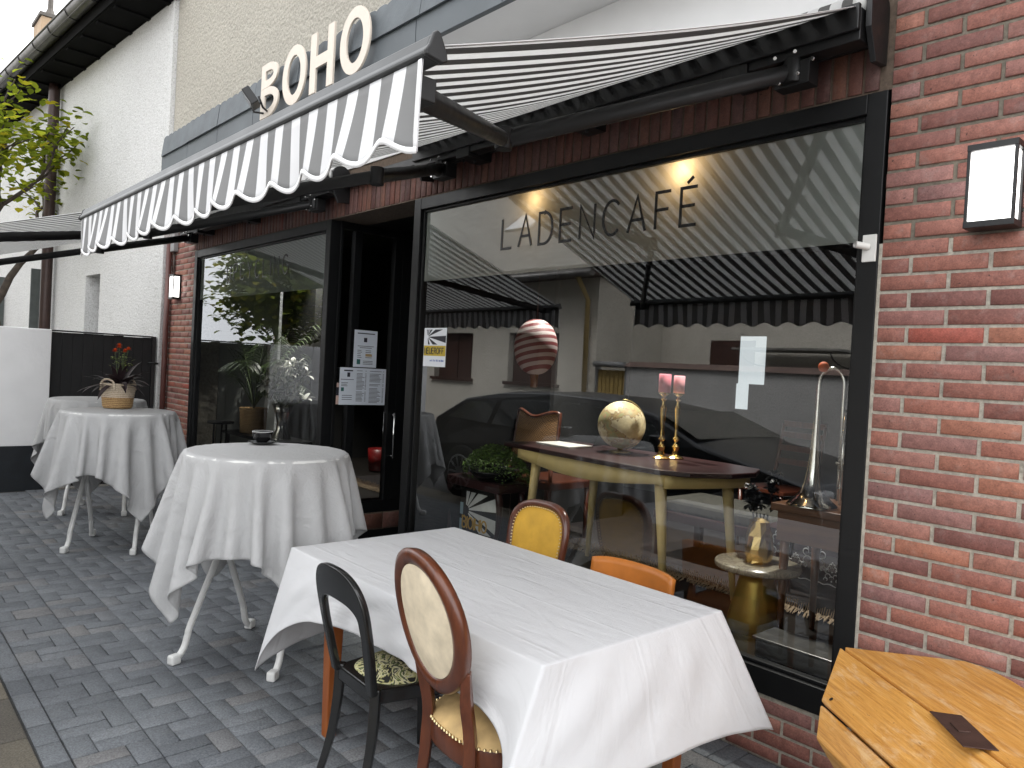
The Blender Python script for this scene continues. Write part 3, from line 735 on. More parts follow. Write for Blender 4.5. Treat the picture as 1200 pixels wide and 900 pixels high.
# ================================================================== AWNINGS
fab_c1, fab_c2 = (.86, .86, .85), (.19, .187, .183)
PER = .0925
awn_m = stripe_mat('awning_stripes', PER, .26, fab_c1, fab_c2, .55); val_m = stripe_mat('valance_stripes', PER, .26, (.80, .80, .81), (.27, .27, .27), .18)
tape_m = mat('white_tape', (.80, .80, .80), .7, 0, .04)
def awning(x0, x1, yf, zf, label, seed):
    t = thing('awning', label, 'awning', ((x0+x1)/2, 0, 2.85), 0, 'striped folding arm awnings over the shop front')
    ya, za = -.158, 2.872; rnd = random.Random(seed)
    n = 60
    def fab(a, b):
        x = x0+.02+(x1-x0-.04)*a
        y = ya+(yf+.02-ya)*b; z = za+(zf+.022-za)*b
        z -= (.012+.045*math.sin(PI*a)**.6)*math.sin(PI*b)**.9
        z += .006*math.sin(a*23+seed)*math.sin(PI*b)
        return (x, y, z)
    fm = MB(); fm.grid(fab, 60, 24, lambda a, b: ((x1-x0)*(1-a), b*2)); fm.build('fabric', awn_m, t, solid=.0015, fixn=False)
    # hem tape at both side edges
    for aa in (0, 1):
        tp = MB(); tp.grid(lambda a, b: (lambda p: (p[0]+(.014*(a-.5)), p[1], p[2]-.0016))(fab(aa, b)), 1, 24)
        tp.build('edge_tape', tape_m, t, solid=.0012, fixn=False)
    # valance
    H = .180; hh = []
    ph_ = rnd.random()*6
    def drop(x):
        q = ((x1-.02-x)/(PER*2.0)) % 1
        return H-.016+.015*math.cos(2*PI*q)
    def wav(x, b):
        return (.009*math.sin((x-x0)*9.0+ph_)+.007*math.sin((x-x0)*34+1.3))*b**1.3-.010*b
    def val(a, b):
        x = x0+.012+(x1-x0-.024)*a; d = drop(x)
        return (x+.003*math.sin(b*2.4+x*3)*b, yf-.018+wav(x, b)*1.3, zf-.018-d*b)
    NV = int((x1-x0)/.0115)
    vm = MB(); vm.grid(val, NV, 8, lambda a, b: ((x1-x0-.024)*(1-a)+.012, b)); vm.build('valance', val_m, t, solid=.0015, fixn=False)
    hm = MB()
    hm.grid(lambda a, b: (lambda p: (p[0], p[1]-.003, p[2]-.004+.013*b))(val(a, 1.0)), NV, 1); hm.grid(lambda a, b: (lambda p, q: (p[0]-.012*a, p[1]-.003, p[2]))(val(1, b), 0), 1, 8)
    hm.build('valance_binding', tape_m, t, solid=.002, fixn=False)
    # front bar: rounded triangular profile
    prof = [(.54*p_, .54*q_) for p_, q_ in [(-.045, -.030), (.020, -.040), (.040, -.030), (.036, -.005), (.020, .030), (.006, .055), (-.008, .062), (-.020, .050), (-.034, .010), (-.048, -.012)]]
    fb = MB(); fb.prism([(p[0], p[1]) for p in prof], (x0, yf, zf), (0, 1, 0), (0, 0, 1), (x1-x0, 0, 0), 0, False); fb.build('front_bar', grey_alu, t, bevel=.004)
    for xx, dx in ((x0-.012, .0115), (x1+.0005, .0115)):
        ec = MB(); ec.prism([(p[0]*1.12, p[1]*1.1) for p in prof], (xx, yf, zf), (0, 1, 0), (0, 0, 1), (dx, 0, 0))
        ec.build('end_cap', blackm, t, bevel=.003)
    # roller
    ro = MB(); nn = 28; 
    ro.grid(lambda a, b: (x1-.02-(x1-x0-.04)*a, -.105+.040*math.cos(2*PI*b), 2.893+.040*math.sin(2*PI*b)), 40, nn, lambda a, b: ((x1-x0)*a, b))
    ro.build('roller', awn_m, t, fixn=False)
    rc = MB(); rc.tube([(x1-.045, -.105, 2.893), (x1+.01, -.105, 2.893)], .044, 20); rc.build('roller_cap', mat('roller_end', (.5, .5, .48), .35), t)
    for xx in (x1+.008, x0-.03):
        pb = MB()
        P = [(-.155, -.06), (-.16, .06)]+[(-.08+.075*math.cos(R(a)), .03+.075*math.sin(R(a))) for a in range(165, -1, -15)]+[(-.008, -.16), (-.10, -.17)]
        pb.prism(P, (xx, 0, 2.85), (0, 1, 0), (0, 0, 1), (.022, 0, 0))
        pb.build('end_plate', blackm, t, bevel=.003)
    # torsion beam and hood
    bm_ = MB(); bm_.box((x0, -.172, 2.742), (x1, -.095, 2.858)); bm_.box((x0, -.03, 2.77), (x1, -.008, 2.84)); bm_.box((x0, -.192, 2.775), (x1, -.1725, 2.868)); bm_.box((x0+.02, -.094, 2.775), (x1-.02, -.031, 2.785)); bm_.build('torsion_bar', blackm, t, bevel=.004)
    for xx in np.linspace(x0+.5, x1-.5, 3):
        br = MB(); br.box((xx-.06, -.18, 2.72), (xx+.06, -.006, 2.81)); br.tube([(xx+.02, -.10, 2.70), (xx+.02, -.10, 2.72)], .010, 8); br.tube([(xx-.02, -.15, 2.70), (xx-.02, -.15, 2.72)], .006, 6)
        br.build('wall_bracket', blackm, t, bevel=.004)
    # folding arms
    for sd, xs, xe, xf in ((1, x1-.26, x1-.94, x1-.14), (-1, x0+.26, x0+.94, x0+.14)):
        S = Vector((xs, -.15, 2.70)); E = Vector((xe, -1.0*abs(yf)/1.985, (2.70+zf-.04)/2-.02)); Fp = Vector((xf, yf+.05, zf-.035))
        am = MB()
        for A, B, sc in ((S, E, 1.15), (E, Fp, 1.0)):
            am.tube([A, B], .027*sc, 10, True, True, flat=(.75, 1.1))
        am.tube([E+Vector((0, 0, -.04)), E+Vector((0, 0, .04))], .033, 12); am.tube([S+Vector((0, 0, -.045)), S+Vector((0, 0, .045))], .036, 12)
        am.box((xs-.07, -.16, 2.645), (xs+.07, -.086, 2.735)); am.cbox(Fp, (.09, .05, .05))
        am.build('folding_arm', blackm, t, bevel=.0025)
        for dx, dz in ((-.05, .07), (.03, .075), (.045, -.01), (-.03, -.03), (.1, .03)):
            bt = MB(); bt.tube([(xs+dx, -.19, 2.68+dz), (xs+dx, -.20, 2.68+dz)], .0075, 6); bt.build('bolt', chrome, t)
    return t
awning(-3.985, -1.215, -1.985, 2.115, 'grey and white striped awning over the big shop window, its scalloped valance in front', 1)
awning(-8.35, -5.10, -2.25, 2.14, 'striped awning over the left shop window, half hidden behind the nearer one', 5)
bm_ = MB(); bm_.box((-5.10, -.09, 2.80), (-3.985, -.03, 2.85)); tag(bm_.build('mounting_rail', blackm, bevel=.003), 'black rail joining the two awnings above the entrance', 'rail')
# ================================================================== OUTDOOR FURNITURE
linen = cloth_mat('grey_white_linen', (.60, .60, .60), 330, .22, False, .15)
damask = cloth_mat('white_tablecloth_fabric', (.70, .70, .71), 600, .05, True, .08)
def bar_table(cx, cy, feet, pairs, rot, label, clabel, seed, shift=(.025, -.02), size=1.56):
    ZT, RT = 1.033, .398
    t = thing('bar_table', label, 'table', (cx, cy, 0), 0, 'white folding bar tables on the pavement')
    m_ = MB(); m_.lathe([(.0, ZT-.025), (RT-.015, ZT-.025), (RT-.003, ZT-.018), (RT-.003, ZT-.006), (RT-.012, ZT), (0, ZT)], (cx, cy, 0), 48, caps=False); m_.build('tabletop', whitep, t)
    for a, b in pairs:
        for F, O in ((feet[a], feet[b]), (feet[b], feet[a])):
            F = Vector((F[0], F[1], 0)); O = Vector((O[0], O[1], 0)); C = Vector((cx, cy, 0))
            top = O+(C-O)*.25; d = (top-F); sd = (C-F).cross(Vector((0, 0, 1))).normalized()*.018*(1 if a == 0 else -1)*(1 if F.x < O.x else -1)
            P = [F+Vector((0, 0, .030)), F+d*.05+Vector((0, 0, .036)), F+d*.105+Vector((0, 0, .070)), F+d*.14+Vector((0, 0, .125)), F+d*.19+Vector((0, 0, .19))+sd*.1, F+d*.60+Vector((0, 0, .594))+sd*.6, top+Vector((0, 0, .99))+sd]
            m_ = MB(); m_.tube(smoothpath(P, 5), .0165, 12); lg = m_.build('leg', whitep, t)
            m_ = MB(); r_ = Matrix.Rotation(math.atan2(d.y, d.x), 3, 'Z'); m_.cbox(F+Vector((-d.x*.01, -d.y*.01, .024)), (.055, .044, .047), rot=r_); m_.build('foot', whitep, lg, bevel=.010)
    def coll(P, Q):
        dx, dy = P[..., 0]-cx, P[..., 1]-cy; r = np.sqrt(dx*dx+dy*dy)+1e-9; z = P[..., 2]
        zt = ZT+.004; e = .010
        on = (r < RT) & (z < zt) & (z > zt-.06)
        deep = on & (r > RT-.012) & (z < zt-.012)
        flat = on & ~deep
        P[..., 2] = np.where(flat, zt, z)
        k = np.where(flat, 1., 0.)[..., None]
        P[..., :2] = P[..., :2]*(1-k)+Q[..., :2]*k
        s = np.where(deep | ((r < RT) & (z <= zt-.06) & (z > zt-.12)), (RT+.002)/r, 1.)
        P[..., 0] = cx+dx*s; P[..., 1] = cy+dy*s if False else np.where(s != 1., cy+dy*s, P[..., 1]); P[..., 0] = np.where(s != 1., cx+dx*s, P[..., 0])
        return P
    P = drape(66, 66, size, size, cx, cy, rot, ZT, coll, 240, 9, .02, seed, shift)
    c = cloth_object('tablecloth', P, size, size, linen)
    return tag(c, clabel, 'tablecloth', 'grey white cloths over the bar tables')
def coll_fix(P): return P
bar_table(-3.60, -1.21, [(-3.72, -1.575), (-4.0, -1.09), (-3.285, -1.274), (-3.57, -.79)], [(0, 1), (2, 3)], R(-40),
          'white bar table under the coffee cup, nearest of the round standing tables', 'grey white cloth draped over the bar table with the coffee cup', 3)
bar_table(-6.28, -1.21, [(-6.19, -1.56), (-6.66, -1.27), (-5.91, -1.17), (-6.38, -.88)], [(0, 1), (2, 3)], R(-36),
          'white bar table under the flower basket, middle of the round standing tables', 'grey white cloth draped over the bar table with the flower basket', 5)
bar_table(-7.72, -1.02, [(-7.59, -1.31), (-8.05, -1.05), (-7.35, -.86), (-7.80, -.68)], [(0, 1), (2, 3)], R(10),
          'white bar table farthest back by the black gate', 'grey white cloth on the farthest bar table by the black gate', 8, size=1.45)
# coffee cup
cup = thing('coffee_cup', 'black coffee cup on a black saucer on the near bar table', 'cup', (-3.86, -1.13, 1.039))
cer = mat('black_ceramic', (.012, .012, .013), .18, 0, .1)
m_ = MB(); m_.lathe([(0, 0), (.042, .001), (.070, .010), (.073, .013), (.070, .014), (.045, .006), (0, .005)], (-3.86, -1.13, 1.041), 32, caps=False); m_.build('saucer', cer, cup)
m_ = MB(); m_.lathe([(0, .008), (.026, .008), (.028, .012), (.046, .030), (.052, .055), (.0535, .066), (.051, .067), (.048, .055), (.040, .030), (.0, .024)], (-3.86, -1.13, 1.041), 32, caps=False); b_ = m_.build('cup_body', cer, cup)
m_ = MB(); m_.lathe([(.0505, .0672), (.0535, .0685), (.0545, .0672), (.0535, .066)], (-3.86, -1.13, 1.041), 32, caps=False); m_.build('rim', mat('white_ceramic', (.75, .75, .74), .2), b_)
m_ = MB(); m_.lathe([(0, .058), (.049, .058)], (-3.86, -1.13, 1.041), 32, caps=False); m_.build('milk_foam', mat('milk_foam', (.70, .66, .60), .6), b_)
m_ = MB(); m_.tube(smoothpath([(-3.826, -1.170, 1.098), (-3.812, -1.188, 1.096), (-3.812, -1.190, 1.076), (-3.830, -1.166, 1.066)], 5), .0045, 8); m_.build('handle', cer, b_)
# flower basket
bx, by = -6.50, -1.17
fb = thing('flower_basket', 'two tone woven basket with a dark leaved orange flowering plant on the middle bar table', 'plant basket', (bx, by, 1.039))
def weave(name, c1, c2):
    m, n, out = nt(name); tc = n.nodes.new('ShaderNodeTexCoord'); w1 = n.nodes.new('ShaderNodeTexWave'); w1.bands_direction = 'Z'; w1.inputs['Scale'].default_value = 22; w1.inputs['Distortion'].default_value = 3; w1.inputs['Detail Scale'].default_value = 6
    L(n, tc.outputs['Object'], w1.inputs[0]); f = mth(n, 'ADD', mth(n, 'MULTIPLY', w1.outputs['Fac'], .6), mth(n, 'MULTIPLY', noise(n, 90, 4), .6))
    p = bsdf(n, out, Base_Color=ramp(n, f, [(.25, c1), (.8, c2)]), Roughness=.85); bump(n, p, f, .8, .006); return m
bk = MB(); pr = [(0, 0), (.100, 0), (.106, .012)]
for k in range(1, 21): pr.append((.106+.022*k/20+(.0028 if k % 2 else 0), .012+.185*k/20))
pr += [(.121, .195), (.098, .02), (0, .02)]
bk.lathe(pr, (bx, by, 1.041), 40, caps=False); o = bk.build('basket', [weave('weave_tan', (.22, .12, .05), (.48, .31, .14)), weave('weave_pale', (.42, .32, .22), (.66, .56, .44))], fb)
for p_ in o.data.polygons:
    if p_.center.z > .090 : p_.material_index = 1
for ang in (R(-50), R(130)):
    hd = MB()
    u_ = Vector((math.cos(ang), math.sin(ang), 0)); tv = Vector((-u_.y, u_.x, 0)); c0 = Vector((bx, by, 1.21))+u_*.128
    hd.tube(smoothpath([c0-tv*.06+Vector((0, 0, -.03)), c0-tv*.05+Vector((0, 0, .035)), c0+u_*.01+Vector((0, 0, .06)), c0+tv*.05+Vector((0, 0, .035)), c0+tv*.06+Vector((0, 0, -.03))], 6), .008, 8)
    hd.build('handle', weave('weave_pale2', (.42, .32, .22), (.66, .56, .44)), fb)
def leaf_pts(mb, base, d, ln, w, droop=.3, n=5, mi=0, r=0., fold=.15):
    d = Vector(d).normalized(); s = d.cross(Vector((0, 0, 1)))
    if s.length < .01: s = Vector((1, 0, 0))
    s.normalize(); p = Vector(base); rows = []; up = s.cross(d).normalized()
    for i in range(n+1):
        t = i/n; ww = w*math.sin(PI*min(1, .08+t*.92))**.8*(1-.15*t)
        rows.append((p-s*ww+up*ww*fold, p.copy(), p+s*ww+up*ww*fold))
        p = p+d*(ln/n); d = (d+Vector((0, 0, -droop/n))).normalized(); up = s.cross(d).normalized()
    for i in range(n):
        a = mb.add(list(rows[i])+list(rows[i+1]))
        mb.face((a, a+1, a+4, a+3), None, r, True, mi); mb.face((a+1, a+2, a+5, a+4), None, r, True, mi)
dkleaf = mat('dark_purple_leaf', (.030, .018, .020), .45, 0, .35, 30)
grleaf = mat('green_leaf', (.055, .085, .022), .5, 0, .4, 30)
yl = mat('lime_leaf', (.20, .26, .04), .5, 0, .3, 30)
lv = MB(); rd = random.Random(4)
for k in range(46):
    a = rd.uniform(0, 2*PI); e = rd.uniform(.2, 1.35); d = Vector((math.cos(a)*math.cos(e), math.sin(a)*math.cos(e), math.sin(e)))
    leaf_pts(lv, (bx+math.cos(a)*.03, by+math.sin(a)*.03, 1.20), d, rd.uniform(.16, .31), rd.uniform(.014, .028), rd.uniform(.6, 1.9), 7, 0, rd.random())
lv.build('foliage', dkleaf, fb, fixn=False)
lv = MB(); sm_ = MB()
heads = [(-.10, .02, .335, 1.3), (-.02, -.03, .30, .8), (.03, .03, .30, .8), (.085, .04, .315, .8), (-.06, .04, .26, .6)]
for hx, hy, hz, q in heads:
    sm_.tube(smoothpath([(bx, by, 1.2), (bx+hx*.5, by+hy*.5, 1.2+hz*.5), (bx+hx, by+hy, 1.03+.17+hz*.98)], 4), .003, 6)
    for k in range(14):
        a = rd.uniform(0, 2*PI); leaf_pts(lv, (bx+hx+rd.uniform(-.03, .03), by+hy+rd.uniform(-.03, .03), 1.10+hz+rd.uniform(-.04, .05)), (math.cos(a), math.sin(a), .5), rd.uniform(.02, .04), .006, .5, 3, 0, rd.random())
lv.build('green_leaves', yl, fb, fixn=False); sm_.build('stem', grleaf, fb)
for hx, hy, hz, q in heads[:4]:
    pm = MB()
    for k in range(60):
        a = rd.uniform(0, 2*PI); e = rd.uniform(-.3, 1.5); leaf_pts(pm, (bx+hx, by+hy, 1.19+hz), (math.cos(a)*math.cos(e), math.sin(a)*math.cos(e), math.sin(e)), .024*q**.6+.004, .0065, .3, 2, 0, rd.random())
    pm.build('flower', mat('orange_petal', (.72, .10, .015), .5, 0, .3, 60), fb, fixn=False)

# rectangular table and cloth
X0, X1, Y0, Y1, ZT2 = -2.965, -1.428, -1.372, -.50, .70
dt = thing('dining_table', 'long wooden table under the white tablecloth', 'table', ((X0+X1)/2, (Y0+Y1)/2, 0))
orange_w = wood_mat('orange_wood', (.22, .055, .012), (.36, .11, .022), .35, (8, 8, 1), 3, .3)
m_ = MB(); m_.box((X0+.022, Y0+.022, ZT2-.03), (X1-.022, Y1-.022, ZT2-.004)); m_.build('tabletop', orange_w, dt, bevel=.004)
m_ = MB(); m_.box((X0+.10, Y0+.05, ZT2-.12), (X1-.10, Y0+.07, ZT2-.031)); m_.build('apron', orange_w, dt)
m_ = MB(); m_.box((X0+.10, Y1-.07, ZT2-.12), (X1-.10, Y1-.05, ZT2-.031)); m_.build('apron', orange_w, dt)
for lx, ly in ((-2.665, -1.32), (-2.665, -.55), (-1.56, -1.32), (-1.53, -.60)):
    m_ = MB(); a = m_.add([(lx-.022, ly-.022, 0), (lx+.022, ly-.022, 0), (lx+.022, ly+.022, 0), (lx-.022, ly+.022, 0), (lx-.032, ly-.032, .67), (lx+.032, ly-.032, .67), (lx+.032, ly+.032, .67), (lx-.032, ly+.032, .67)])
    for q in ((0, 3, 2, 1), (4, 5, 6, 7), (0, 1, 5, 4), (1, 2, 6, 5), (2, 3, 7, 6), (3, 0, 4, 7)): m_.face([a+i for i in q])
    m_.build('leg', orange_w, dt, bevel=.004)
def table_cloth():
    """starched cloth: flat top, four flaring sides that meet in crisp ridges running down to the hanging corner tips"""
    zt = ZT2+.002; rd = random.Random(5)
    C4 = [Vector((X0, Y0, zt)), Vector((X1, Y0, zt)), Vector((X1, Y1, zt)), Vector((X0, Y1, zt))]
    T4 = [Vector((-2.955, -1.515, .205)), Vector((-1.385, -1.575, .350)), Vector((-1.275, -.375, .305)), Vector((-3.08, -.37, .24))]
    outs = [Vector((0, -1, 0)), Vector((1, 0, 0)), Vector((0, 1, 0)), Vector((-1, 0, 0))]
    drops = [.165, .330, .16, .40]; flares = [.052, .125, .02, .07]; reach = [(.26, .075), (.30, .30), (.2, .2), (.16, .2)]
    mb = MB(); NX, NY = 64, 36
    fx = lambda a: a+.0*a
    mb.grid(lambda a, b: (X0+(X1-X0)*a, Y0+(Y1-Y0)*b, zt+.0012*math.sin(a*9+b*5)*math.sin(PI*a)*math.sin(PI*b)), NX, NY, lambda a, b: (.49+(X1-X0)*a, .22+(Y1-Y0)*b))
    tv = [0, .012, .03]+[.03+.97*(k/16)**.95 for k in range(1, 17)]; NT = len(tv)-1
    for q in range(4):
        A, B, TA, TB, o = C4[q], C4[(q+1) % 4], T4[q], T4[(q+1) % 4], outs[q]; Ls = (B-A).length; n = NX if q % 2 == 0 else NY; ed = (B-A).normalized(); p1, p2, p3 = rd.random()*6, rd.random()*6, rd.random()*6
        def fn(a, b):
            t = tv[round(b*NT)]; d = a*Ls; e = Ls-d
            fold = .010*math.sin(d*9+p1)+.007*math.sin(d*21+p2)+.003*math.sin(d*47+p3); amp = min(1, d/.2, e/.2)
            if q == 1: fold *= .6
            base = A+ed*d+o*(flares[q]+fold*amp)+Vector((0, 0, -drops[q]+.006*math.sin(d*7+p2)*amp))
            wa = math.exp(-(d/reach[q][0])**1.25)*(e/Ls); wb = math.exp(-(e/reach[q][1])**1.25)*(d/Ls)
            hem = base*(1-wa-wb)+(TA*wa+TB*wb) if wa+wb < 1 else (TA*wa+TB*wb)/(wa+wb)
            top = A+ed*d; P = top.lerp(hem, t)
            bul = .010*math.sin(PI*min(1, t*1.0))*amp+ .004*(1-math.exp(-t*40))*amp
            tw = .0045*math.sin(d*31+t*9+p1)*math.sin(PI*t)*amp + .006*math.sin(d*5+t*6+p2)*math.sin(PI*t)*amp
            return P+o*(bul+tw)
        def uvf(a, b):
            t = tv[round(b*NT)]; k = t*(drops[q]+.05)
            u = .49+(A.x-X0)+ed.x*a*Ls+o.x*k; v = .22+(A.y-Y0)+ed.y*a*Ls+o.y*k; return (u, v)
        mb.grid(fn, n, NT, uvf)
    o = mb.build('tablecloth', damask, sub=1, solid=.0022, fixn=False)
    bm = bmesh.new(); bm.from_mesh(o.data); bmesh.ops.remove_doubles(bm, verts=bm.verts, dist=.0006); bmesh.ops.recalc_face_normals(bm, faces=bm.faces)
    cl = bm.edges.layers.float.get('crease_edge') or bm.edges.layers.float.new('crease_edge')
    for e in bm.edges:
        if len(e.link_faces) == 2 and e.calc_face_angle(0) > R(40): e[cl] = .55
    bm.to_mesh(o.data); bm.free()
    return tag(o, 'smooth bright white tablecloth with fold creases over the long table', 'tablecloth')
table_cloth()

# ------------------------------------------------------------ chairs
def band(mb, A, B, mp, th, n_dir=(0, 1, 0)):
    """plate between open curves A and B (2D lists), mapped by mp(x,z)->3D, thickness th along mp normal n_dir"""
    N = Vector(n_dir)*th; n = len(A)
    a = mb.add([Vector(mp(*p)) for p in A]); b = mb.add([Vector(mp(*p)) for p in B]); c = mb.add([Vector(mp(*p))+N for p in A]); d = mb.add([Vector(mp(*p))+N for p in B])
    for k in range(n-1):
        mb.face((a+k, b+k, b+k+1, a+k+1), None, 0, False); mb.face((c+k, c+k+1, d+k+1, d+k), None, 0, False)
        mb.face((a+k, a+k+1, c+k+1, c+k), None, 0, True); mb.face((b+k, d+k, d+k+1, b+k+1), None, 0, True)
    mb.face((a, c, d, b)); mb.face((a+n-1, b+n-1, d+n-1, c+n-1))
def seat_pad(mb, W_, D_, z, h, round_=3.0, n=22):
    def fn(a, b):
        u, v = 2*a-1, 2*b-1
        # squircle mapping
        m_ = max(abs(u), abs(v)); l = (abs(u)**round_+abs(v)**round_)**(1/round_) if m_ > 0 else 1
        k = m_/l if l else 1
        return (u*k*W_/2, v*k*D_/2, z+h*(1-m_**4))
    mb.grid(fn, n, n)
black_w = mat('black_lacquered_wood', (.012, .012, .012), .22, 0, .2, 6, .05, 40, coat=.3, rvar=.12)
cw = thing('chair', 'black wooden chair with open arched back and tropical leaf seat cushion', 'chair', (-2.235, -1.255, 0), R(-3))
LEAN = .22
def mp1(x, z): return (x, -.215-(z-.40)*LEAN*(1 if z > .40 else .0)-.02*math.cos(x*6), z)
def halfw(z): return .135+.045*min(1, max(0, (z-.35)/.35))
outer, inner = [], []
for k in range(33):
    t = k/32; a = PI*(1-t)
    cxx, czz = math.cos(a), math.sin(a)
    sq = (abs(cxx)**2.6+abs(czz)**2.6)**(1/2.6)
    outer.append((.178*cxx/sq, .655+.160*czz/sq)); inner.append((.134*cxx/sq, .640+.058*czz/sq))
outer = [(-.150, .40)]+[(-.165, .5), (-.176, .6)]+outer+[(.176, .6), (.165, .5), (.150, .40)]
inner = [(-.112, .40)]+[(-.127, .5), (-.137, .6)]+inner+[(.137, .6), (.127, .5), (.112, .40)]
m_ = MB(); band(m_, outer, inner, mp1, .026); m_.build('backrest', black_w, cw, bevel=.005, local=True)
for sx in (-1, 1):
    m_ = MB(); m_.tube(smoothpath([(sx*.131, -.202, .42), (sx*.133, -.205, .30), (sx*.137, -.225, .15), (sx*.143, -.27, 0)], 4), interp([.0235, .0225, .020, .016], 4), 4, True, False); m_.build('leg', black_w, cw, bevel=.004, local=True)
    m_ = MB(); m_.tube([(sx*.17, .17, .38), (sx*.175, .185, 0)], [.022, .014], 4, True, False); m_.build('leg', black_w, cw, bevel=.004, local=True)
m_ = MB(); m_.prism([(-.135, -.215), (.135, -.215), (.195, .10), (.185, .20), (-.185, .20), (-.195, .10)], (0, 0, .365), (1, 0, 0), (0, 1, 0), (0, 0, .05)); m_.build('seat_frame', black_w, cw, bevel=.006, local=True)
m_ = MB(); seat_pad(m_, .33, .37, .416, .032); o = m_.build('cushion', floral_mat('leaf_print_fabric'), cw, local=True)
for v in o.data.vertices: v.co.x *= (.86+.14*min(1, (v.co.y+.18)/.3))
# medallion chair
maho = wood_mat('mahogany', (.058, .015, .006), (.125, .034, .012), .3, (6, 6, 1.5), 5, .35)
beige = mat('beige_velvet', (.70, .60, .44), .85, 0, .16, 16, .25, 26, .003); beige2 = mat('ochre_velvet', (.50, .34, .15), .8, 0, .28, 10, .2, 20, .003)
nail = mat('brass_nail', (.62, .50, .28), .3, 1)
mc = thing('chair', 'mahogany chair with beige oval padded back and nailed velvet seat', 'chair', (-1.715, -1.245, 0), R(-7))
CZ, RX, RZ = .765, .195, .215
def mp2(x, z): return (x, -.225-(z-.45)*.24+.9*(x*x)*.35, z)
m_ = MB(); n = 48
el = lambda rx, rz, k: (rx*math.cos(2*PI*k/n)*(1+.05*math.sin(2*PI*k/n)), CZ+rz*math.sin(2*PI*k/n))
rows = [(RX, RZ, 0.004), (RX-.004, RZ-.004, -.004), (RX-.022, RZ-.022, -.012), (RX-.042, RZ-.042, -.006), (RX-.049, RZ-.049, .004), (RX-.049, RZ-.049, .022), (RX-.02, RZ-.02, .032), (RX-.003, RZ-.003, .026)]
ids = []
for rx, rz, dy in rows: ids.append(m_.add([(lambda q: (q[0], q[1]+dy, q[2]))(mp2(*el(rx, rz, k))) for k in range(n)]))
for i in range(len(rows)):
    j = (i+1) % len(rows)
    for k in range(n): m_.face((ids[i]+k, ids[i]+(k+1) % n, ids[j]+(k+1) % n, ids[j]+k), None, 0, True)
m_.build('back_frame', maho, mc, local=True)
m_ = MB()
for side in (-1, 1):
    def dome(a, b):
        rr = b*(1); x, z = el((RX-.047)*rr, (RZ-.047)*rr, a*n); x, z = (RX-.047)*rr*math.cos(2*PI*a)*(1+.05*math.sin(2*PI*a)), CZ+(RZ-.047)*rr*math.sin(2*PI*a)
        q = mp2(x, z); return (q[0], q[1]+.010+side*(.012+.010*(1-b**3)), q[2])
    m_.grid(dome, 48, 8)
m_.build('back_pad', beige, mc, local=True)
for sx in (-1, 1):
    m_ = MB(); m_.tube(smoothpath([(sx*.150, -.245, .66), (sx*.128, -.225, .56), (sx*.122, -.205, .47), (sx*.125, -.20, .38), (sx*.13, -.215, .2), (sx*.135, -.26, 0)], 4), interp([.018, .024, .024, .026, .022, .017], 4), 4, True, False); m_.build('leg', maho, mc, bevel=.004, local=True)
    m_ = MB(); m_.lathe([(.012, 0), (.016, .03), (.022, .28), (.026, .31), (.02, .325), (.028, .34), (.028, .40)], (sx*.165, .17, 0), 14); m_.build('leg', maho, mc, local=True)
m_ = MB(); m_.tube([(.15, -.272, .565), (0, -.262, .545), (-.15, -.272, .565)], [.01, .02, .01], 8)
def rail(r, z0, z1, mb):
    pts = []
    for k in range(40):
        a = 2*PI*k/40; c_, s_ = math.cos(a), math.sin(a); sq = (abs(c_)**2.8+abs(s_)**2.8)**(1/2.8); pts.append((c_/sq*r*(1.0+.10*(s_ > 0)*s_), s_/sq*r*1.02-.005))
    mb.prism(pts, (0, 0, z0), (1, 0, 0), (0, 1, 0), (0, 0, z1-z0), 0, True)
m_ = MB(); rail(.205, .355, .425, m_); m_.build('seat_frame', maho, mc, bevel=.005, local=True)
m_ = MB(); seat_pad(m_, .425, .425, .424, .062, 2.8, 26); m_.build('seat_pad', beige2, mc, local=True)
m_ = MB()
for k in range(84):
    a = 2*PI*k/84; c_, s_ = math.cos(a), math.sin(a); sq = (abs(c_)**2.8+abs(s_)**2.8)**(1/2.8); m_.lathe([(.0055, -.003), (.004, .002), (0, .004)], (c_/sq*.210*(1.0+.07*(s_ > 0)*s_), s_/sq*.211-.004, .428), 6, caps=False)
m_.build('nail_trim', nail, mc, local=True)
# yellow chair facing the camera side
yc = thing('chair', 'dark wood chair with mustard yellow velvet back and brass nails, tucked under the far side', 'chair', (-2.575, -.50, 0), R(182))
yel = mat('mustard_velvet', (.58, .33, .035), .7, 0, .18, 7, .5, 9, .012)
wal = wood_mat('walnut', (.05, .014, .008), (.13, .038, .018), .28, (6, 6, 1.5), 5, .4)
def sup(rx, rz, cz, n=44, p=3.0, tp=.10):
    P = []
    for k in range(n):
        a = 2*PI*k/n; c_, s_ = math.cos(a), math.sin(a); sq = (abs(c_)**p+abs(s_)**p)**(1/p); P.append((rx*c_/sq*(1+tp*s_/sq), cz+rz*s_/sq))
    return P
def mp3(x, z): return (x, -.195-(z-.45)*.16+x*x*.5, z)
def frame_ring(mb, rx, rz, cz, wd, mp, p=3.0, tp=.10):
    rows = [(0, .006), (.004, -.004), (wd*.5, -.011), (wd*.9, -.005), (wd, .004), (wd, .022), (wd*.5, .034), (.003, .028)]; ids = []; n = 44
    for q, dy in rows: ids.append(mb.add([(lambda w: (w[0], w[1]+dy, w[2]))(mp(*pt)) for pt in sup(rx-q, rz-q, cz, n, p, tp)]))
    for i in range(len(rows)):
        j = (i+1) % len(rows)
        for k in range(n): mb.face((ids[i]+k, ids[i]+(k+1) % n, ids[j]+(k+1) % n, ids[j]+k), None, 0, True)
m_ = MB(); frame_ring(m_, .190, .215, .665, .032, mp3); m_.build('back_frame', wal, yc, local=True)
